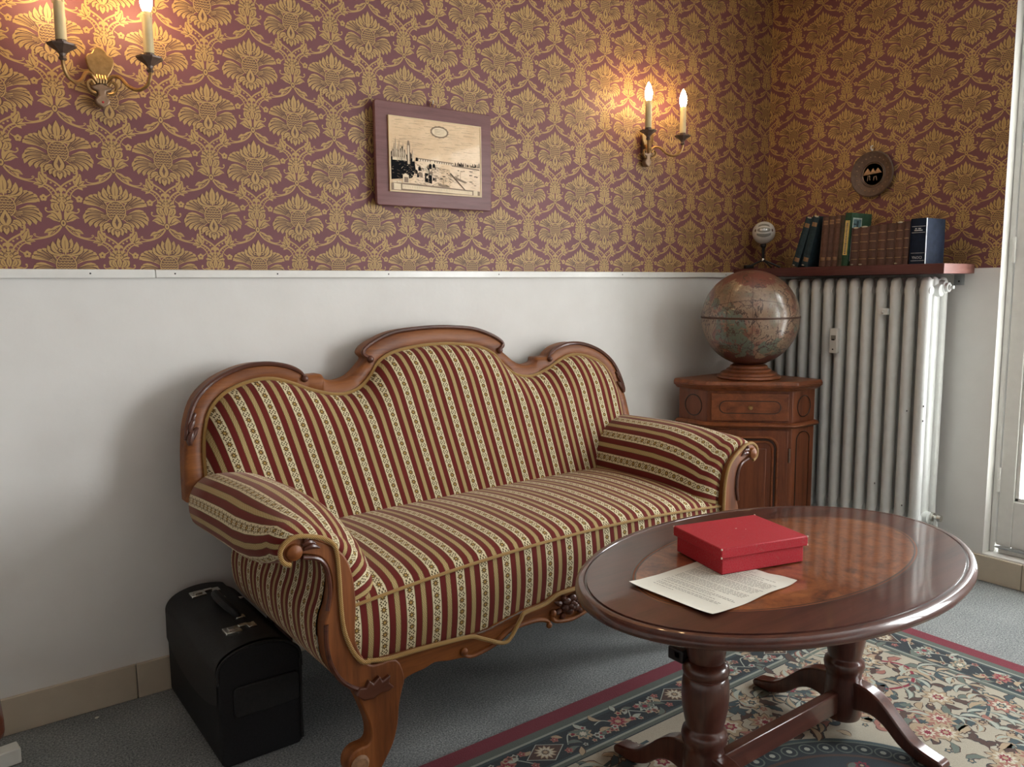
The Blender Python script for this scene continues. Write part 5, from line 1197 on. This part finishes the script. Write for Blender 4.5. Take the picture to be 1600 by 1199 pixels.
B().tube([(-0.006, 0.012, 0.172), (-0.008, 0.010, 0.186), (0.0, 0.010, 0.194), (0.008, 0.010, 0.186), (0.006, 0.012, 0.172)], 0.002, 8).obj('hanging_loop', M['brass'], pic)
B().tube([(0.0, 0.0215, 0.186), (0.0, 0.006, 0.186), (0.0, 0.004, 0.198)], 0.0022, 8).obj('hook', M['chrome'], pic)
# bronze souvenir dish
dish = thing('wall_plate', 'round dark bronze plate with pyramids relief hanging above the books', 'plate', (-0.003, -0.549, 1.686))
toX = lambda x, y, z: (-z, -x, y)
B().lathe([(0.0, 0.006), (0.050, 0.006), (0.054, 0.010), (0.058, 0.008), (0.084, 0.016), (0.094, 0.021), (0.098, 0.019), (0.099, 0.016), (0.085, 0.009), (0.05, 0.002), (0.0, 0.001)], 48, fn=toX).obj('dish', M['bronze_dark'], dish, angle=40)
B().lathe([(0.046, 0.006), (0.048, 0.0085), (0.050, 0.006)], 40, fn=toX).obj('ring_relief', M['bronze'], dish)
q = B()
for cx_, hw_, ht in ((-0.024, 0.019, 0.026), (0.001, 0.016, 0.024), (0.023, 0.018, 0.024)):
    q.prism([(cx_ - hw_, 0.002), (cx_ + hw_, 0.004), (cx_, 0.002 + ht)], lambda u, v, w: toX(u, v, w), 0.005, 0.011 - 0.001 * abs(cx_) * 40)
q.prism([(-0.043, -0.002), (0.040, 0.004), (0.040, 0.007), (-0.043, 0.003)], lambda u, v, w: toX(u, v, w), 0.005, 0.0102)
q.obj('pyramid_relief', M['bronze'], dish, smooth=False, bevel=0.0008)
q = B()
for x0, z0_, x1, z1_ in ((-0.022, -0.004, -0.024, -0.026), (-0.015, -0.004, -0.013, -0.024), (-0.020, -0.006, -0.012, -0.010), (0.006, -0.012, 0.004, -0.028), (0.016, -0.010, 0.019, -0.028), (0.006, -0.012, 0.017, -0.010)): q.tube([toX(x0, z0_, 0.008), toX((x0 + x1) / 2 + 0.001, (z0_ + z1_) / 2, 0.009), toX(x1, z1_, 0.008)], 0.0022, 6)
q.obj('figure_relief', M['bronze'], dish)
q = B()
for k in range(22):
    a = 2 * PI * k / 22; q.ball(toX(0.074 * math.cos(a), 0.074 * math.sin(a), 0.0135), 0.002, 0.004, 0.003, 6, 5)
q.obj('rim_relief', M['bronze'], dish)
B().tube([(-0.001, 0.010, 0.124), (-0.012, 0.011, 0.120), (-0.016, 0.009, 0.108), (-0.010, 0.006, 0.100), (-0.006, 0.006, 0.110)], 0.0026, 8).obj('hook', M['white'], dish)

# double candle sconces
def sconce(loc, label):
    t = thing('wall_sconce', label, 'wall lamp', loc, 0, 'candle wall lamps')
    sh_ = [(0, 0.070), (0.009, 0.068), (0.016, 0.062), (0.0195, 0.054), (0.024, 0.052), (0.031, 0.049), (0.035, 0.040), (0.034, 0.026), (0.028, 0.010), (0.020, -0.002), (0.015, -0.012), (0, -0.014)]
    sh_ = sh_ + [(-x, z) for x, z in sh_[-2:0:-1]]
    B().prism(sh_, XZ, -0.030, -0.022).obj('shield', M['brass'], t, bevel=0.003)
    B().prism([(-0.013, 0.050), (0.013, 0.050), (0.016, -0.045), (-0.016, -0.045)], XZ, -0.024, -0.0015).obj('wall_plate', M['bronze_dark'], t, bevel=0.003)
    q = B()
    for k in range(4): q.tube([(-0.0105 + 0.007 * k, -0.033, -0.004), (-0.0105 + 0.007 * k, -0.037, -0.014), (-0.0105 + 0.007 * k, -0.033, -0.024)], 0.0036, 8)
    q.obj('reeded_collar', M['brass'], t)
    fin = [(0, -0.022), (0.018, -0.030), (0.028, -0.034), (0.022, -0.042), (0.010, -0.046), (0.009, -0.056), (0.020, -0.068), (0.016, -0.078), (0, -0.090)]
    B().prism(fin + [(-x, z) for x, z in fin[-2:0:-1]], XZ, -0.034, -0.010).obj('finial', M['bronze'], t, bevel=0.004)
    for s in (-1, 1):
        pth = crom([(s * 0.016, -0.032, -0.052), (s * 0.030, -0.036, -0.046), (s * 0.036, -0.040, -0.030), (s * 0.026, -0.038, -0.020), (s * 0.018, -0.036, -0.030)], 5)
        B().tube(pth, 0.0042, 8).obj('curl', M['brass'], t)
        pth = crom([(s * 0.012, -0.032, -0.020), (s * 0.026, -0.042, -0.006), (s * 0.042, -0.060, -0.010), (s * 0.056, -0.082, -0.034), (s * 0.074, -0.104, -0.046), (s * 0.094, -0.122, -0.036), (s * 0.1025, -0.130, -0.012), (s * 0.103, -0.130, 0.012)], 5)
        arm = B().tube(pth, 0.0052, 8).obj('arm', M['brass'], t)
        B().lathe([(0.005, -0.004), (0.010, 0.002), (0.007, 0.008), (0.009, 0.014), (0.018, 0.022), (0.034, 0.032), (0.035, 0.036), (0.028, 0.037), (0.013, 0.036), (0.013, 0.046), (0.0, 0.046)], 8, s * 0.103, -0.130, 0).obj('drip_pan', M['bronze_dark'], t, angle=20)
        cd = B().lathe([(0.0, 0.0465), (0.0135, 0.0465), (0.0130, 0.095), (0.0125, 0.150), (0.011, 0.1525), (0.0, 0.1525)], 18, s * 0.103, -0.130, 0).obj('candle_sleeve', M['candle'], t, angle=40)
        q = B()
        for k, l in enumerate((0.012, 0.007, 0.016, 0.009, 0.013)):
            a = 2 * PI * k / 5 + 0.3; x, y = s * 0.103 + 0.0128 * math.cos(a), -0.130 + 0.0128 * math.sin(a)
            q.tube([(x, y, 0.151), (x, y, 0.151 - l * 0.5), (x, y, 0.151 - l)], [0.0018, 0.0018, 0.0026], 6)
        q.obj('wax_drip', M['candle'], cd)
        B().lathe([(0.0, 0.1525), (0.009, 0.1530), (0.0135, 0.163), (0.0160, 0.176), (0.0150, 0.190), (0.0105, 0.206), (0.0055, 0.218), (0.0, 0.226)], 18, s * 0.103, -0.130, 0).obj('bulb', M['bulb'], t, angle=80)
    return t
s1 = sconce((-2.970, 0, 1.792), 'brass wall lamp with two candle bulbs at upper left')
s2 = sconce((-0.872, 0, 1.802), 'brass wall lamp with two candle bulbs right of the picture')
B().lathe([(0.0, 0.0015), (0.0025, 0.0012), (0.003, 0.0)], 8, fn=lambda x, y, z: (x, -0.0345 - z, -0.074 + y)).obj('red_dot', M['red'], s1)

# ================================================================ LOW LEFT EDGE
wbd = tag(B().box(-0.30, 0, -0.022, 0.022, 0.0005, 0.042).obj('white_board', M['white_paint'], bevel=0.003, loc=(-3.296, -0.158, 0), rot=(0, 0, R(8))), 'end of a white painted board lying on the carpet at lower left', 'board')
st = thing('footstool', 'brown wooden stool whose rounded edge shows at the left border', 'stool', (-3.56, -0.35, 0))
B().prism(rrect(-0.227, 0.227, -0.13, 0.13, 0.03), XY, 0.212, 0.276).obj('stool_top', M['dark_walnut'], st, bevel=0.02, segs=3)
for sx in (-1, 1):
    for sy in (-1, 1): B().lathe([(0.0, 0.0005), (0.014, 0.0005), (0.018, 0.10), (0.022, 0.213), (0.0, 0.214)], 14, sx * 0.15, sy * 0.08, 0).obj('leg', M['cherry_z'], st)
tag(B().prism([(-0.006, -0.003), (0.001, -0.005), (0.006, 0.0), (0.003, 0.005), (-0.004, 0.004)], XY, 0.0006, 0.0016).obj('paper_scrap', M['paper'], loc=(-3.100, -0.056, 0)), 'tiny white scrap on the carpet by the tile skirting', 'scrap')
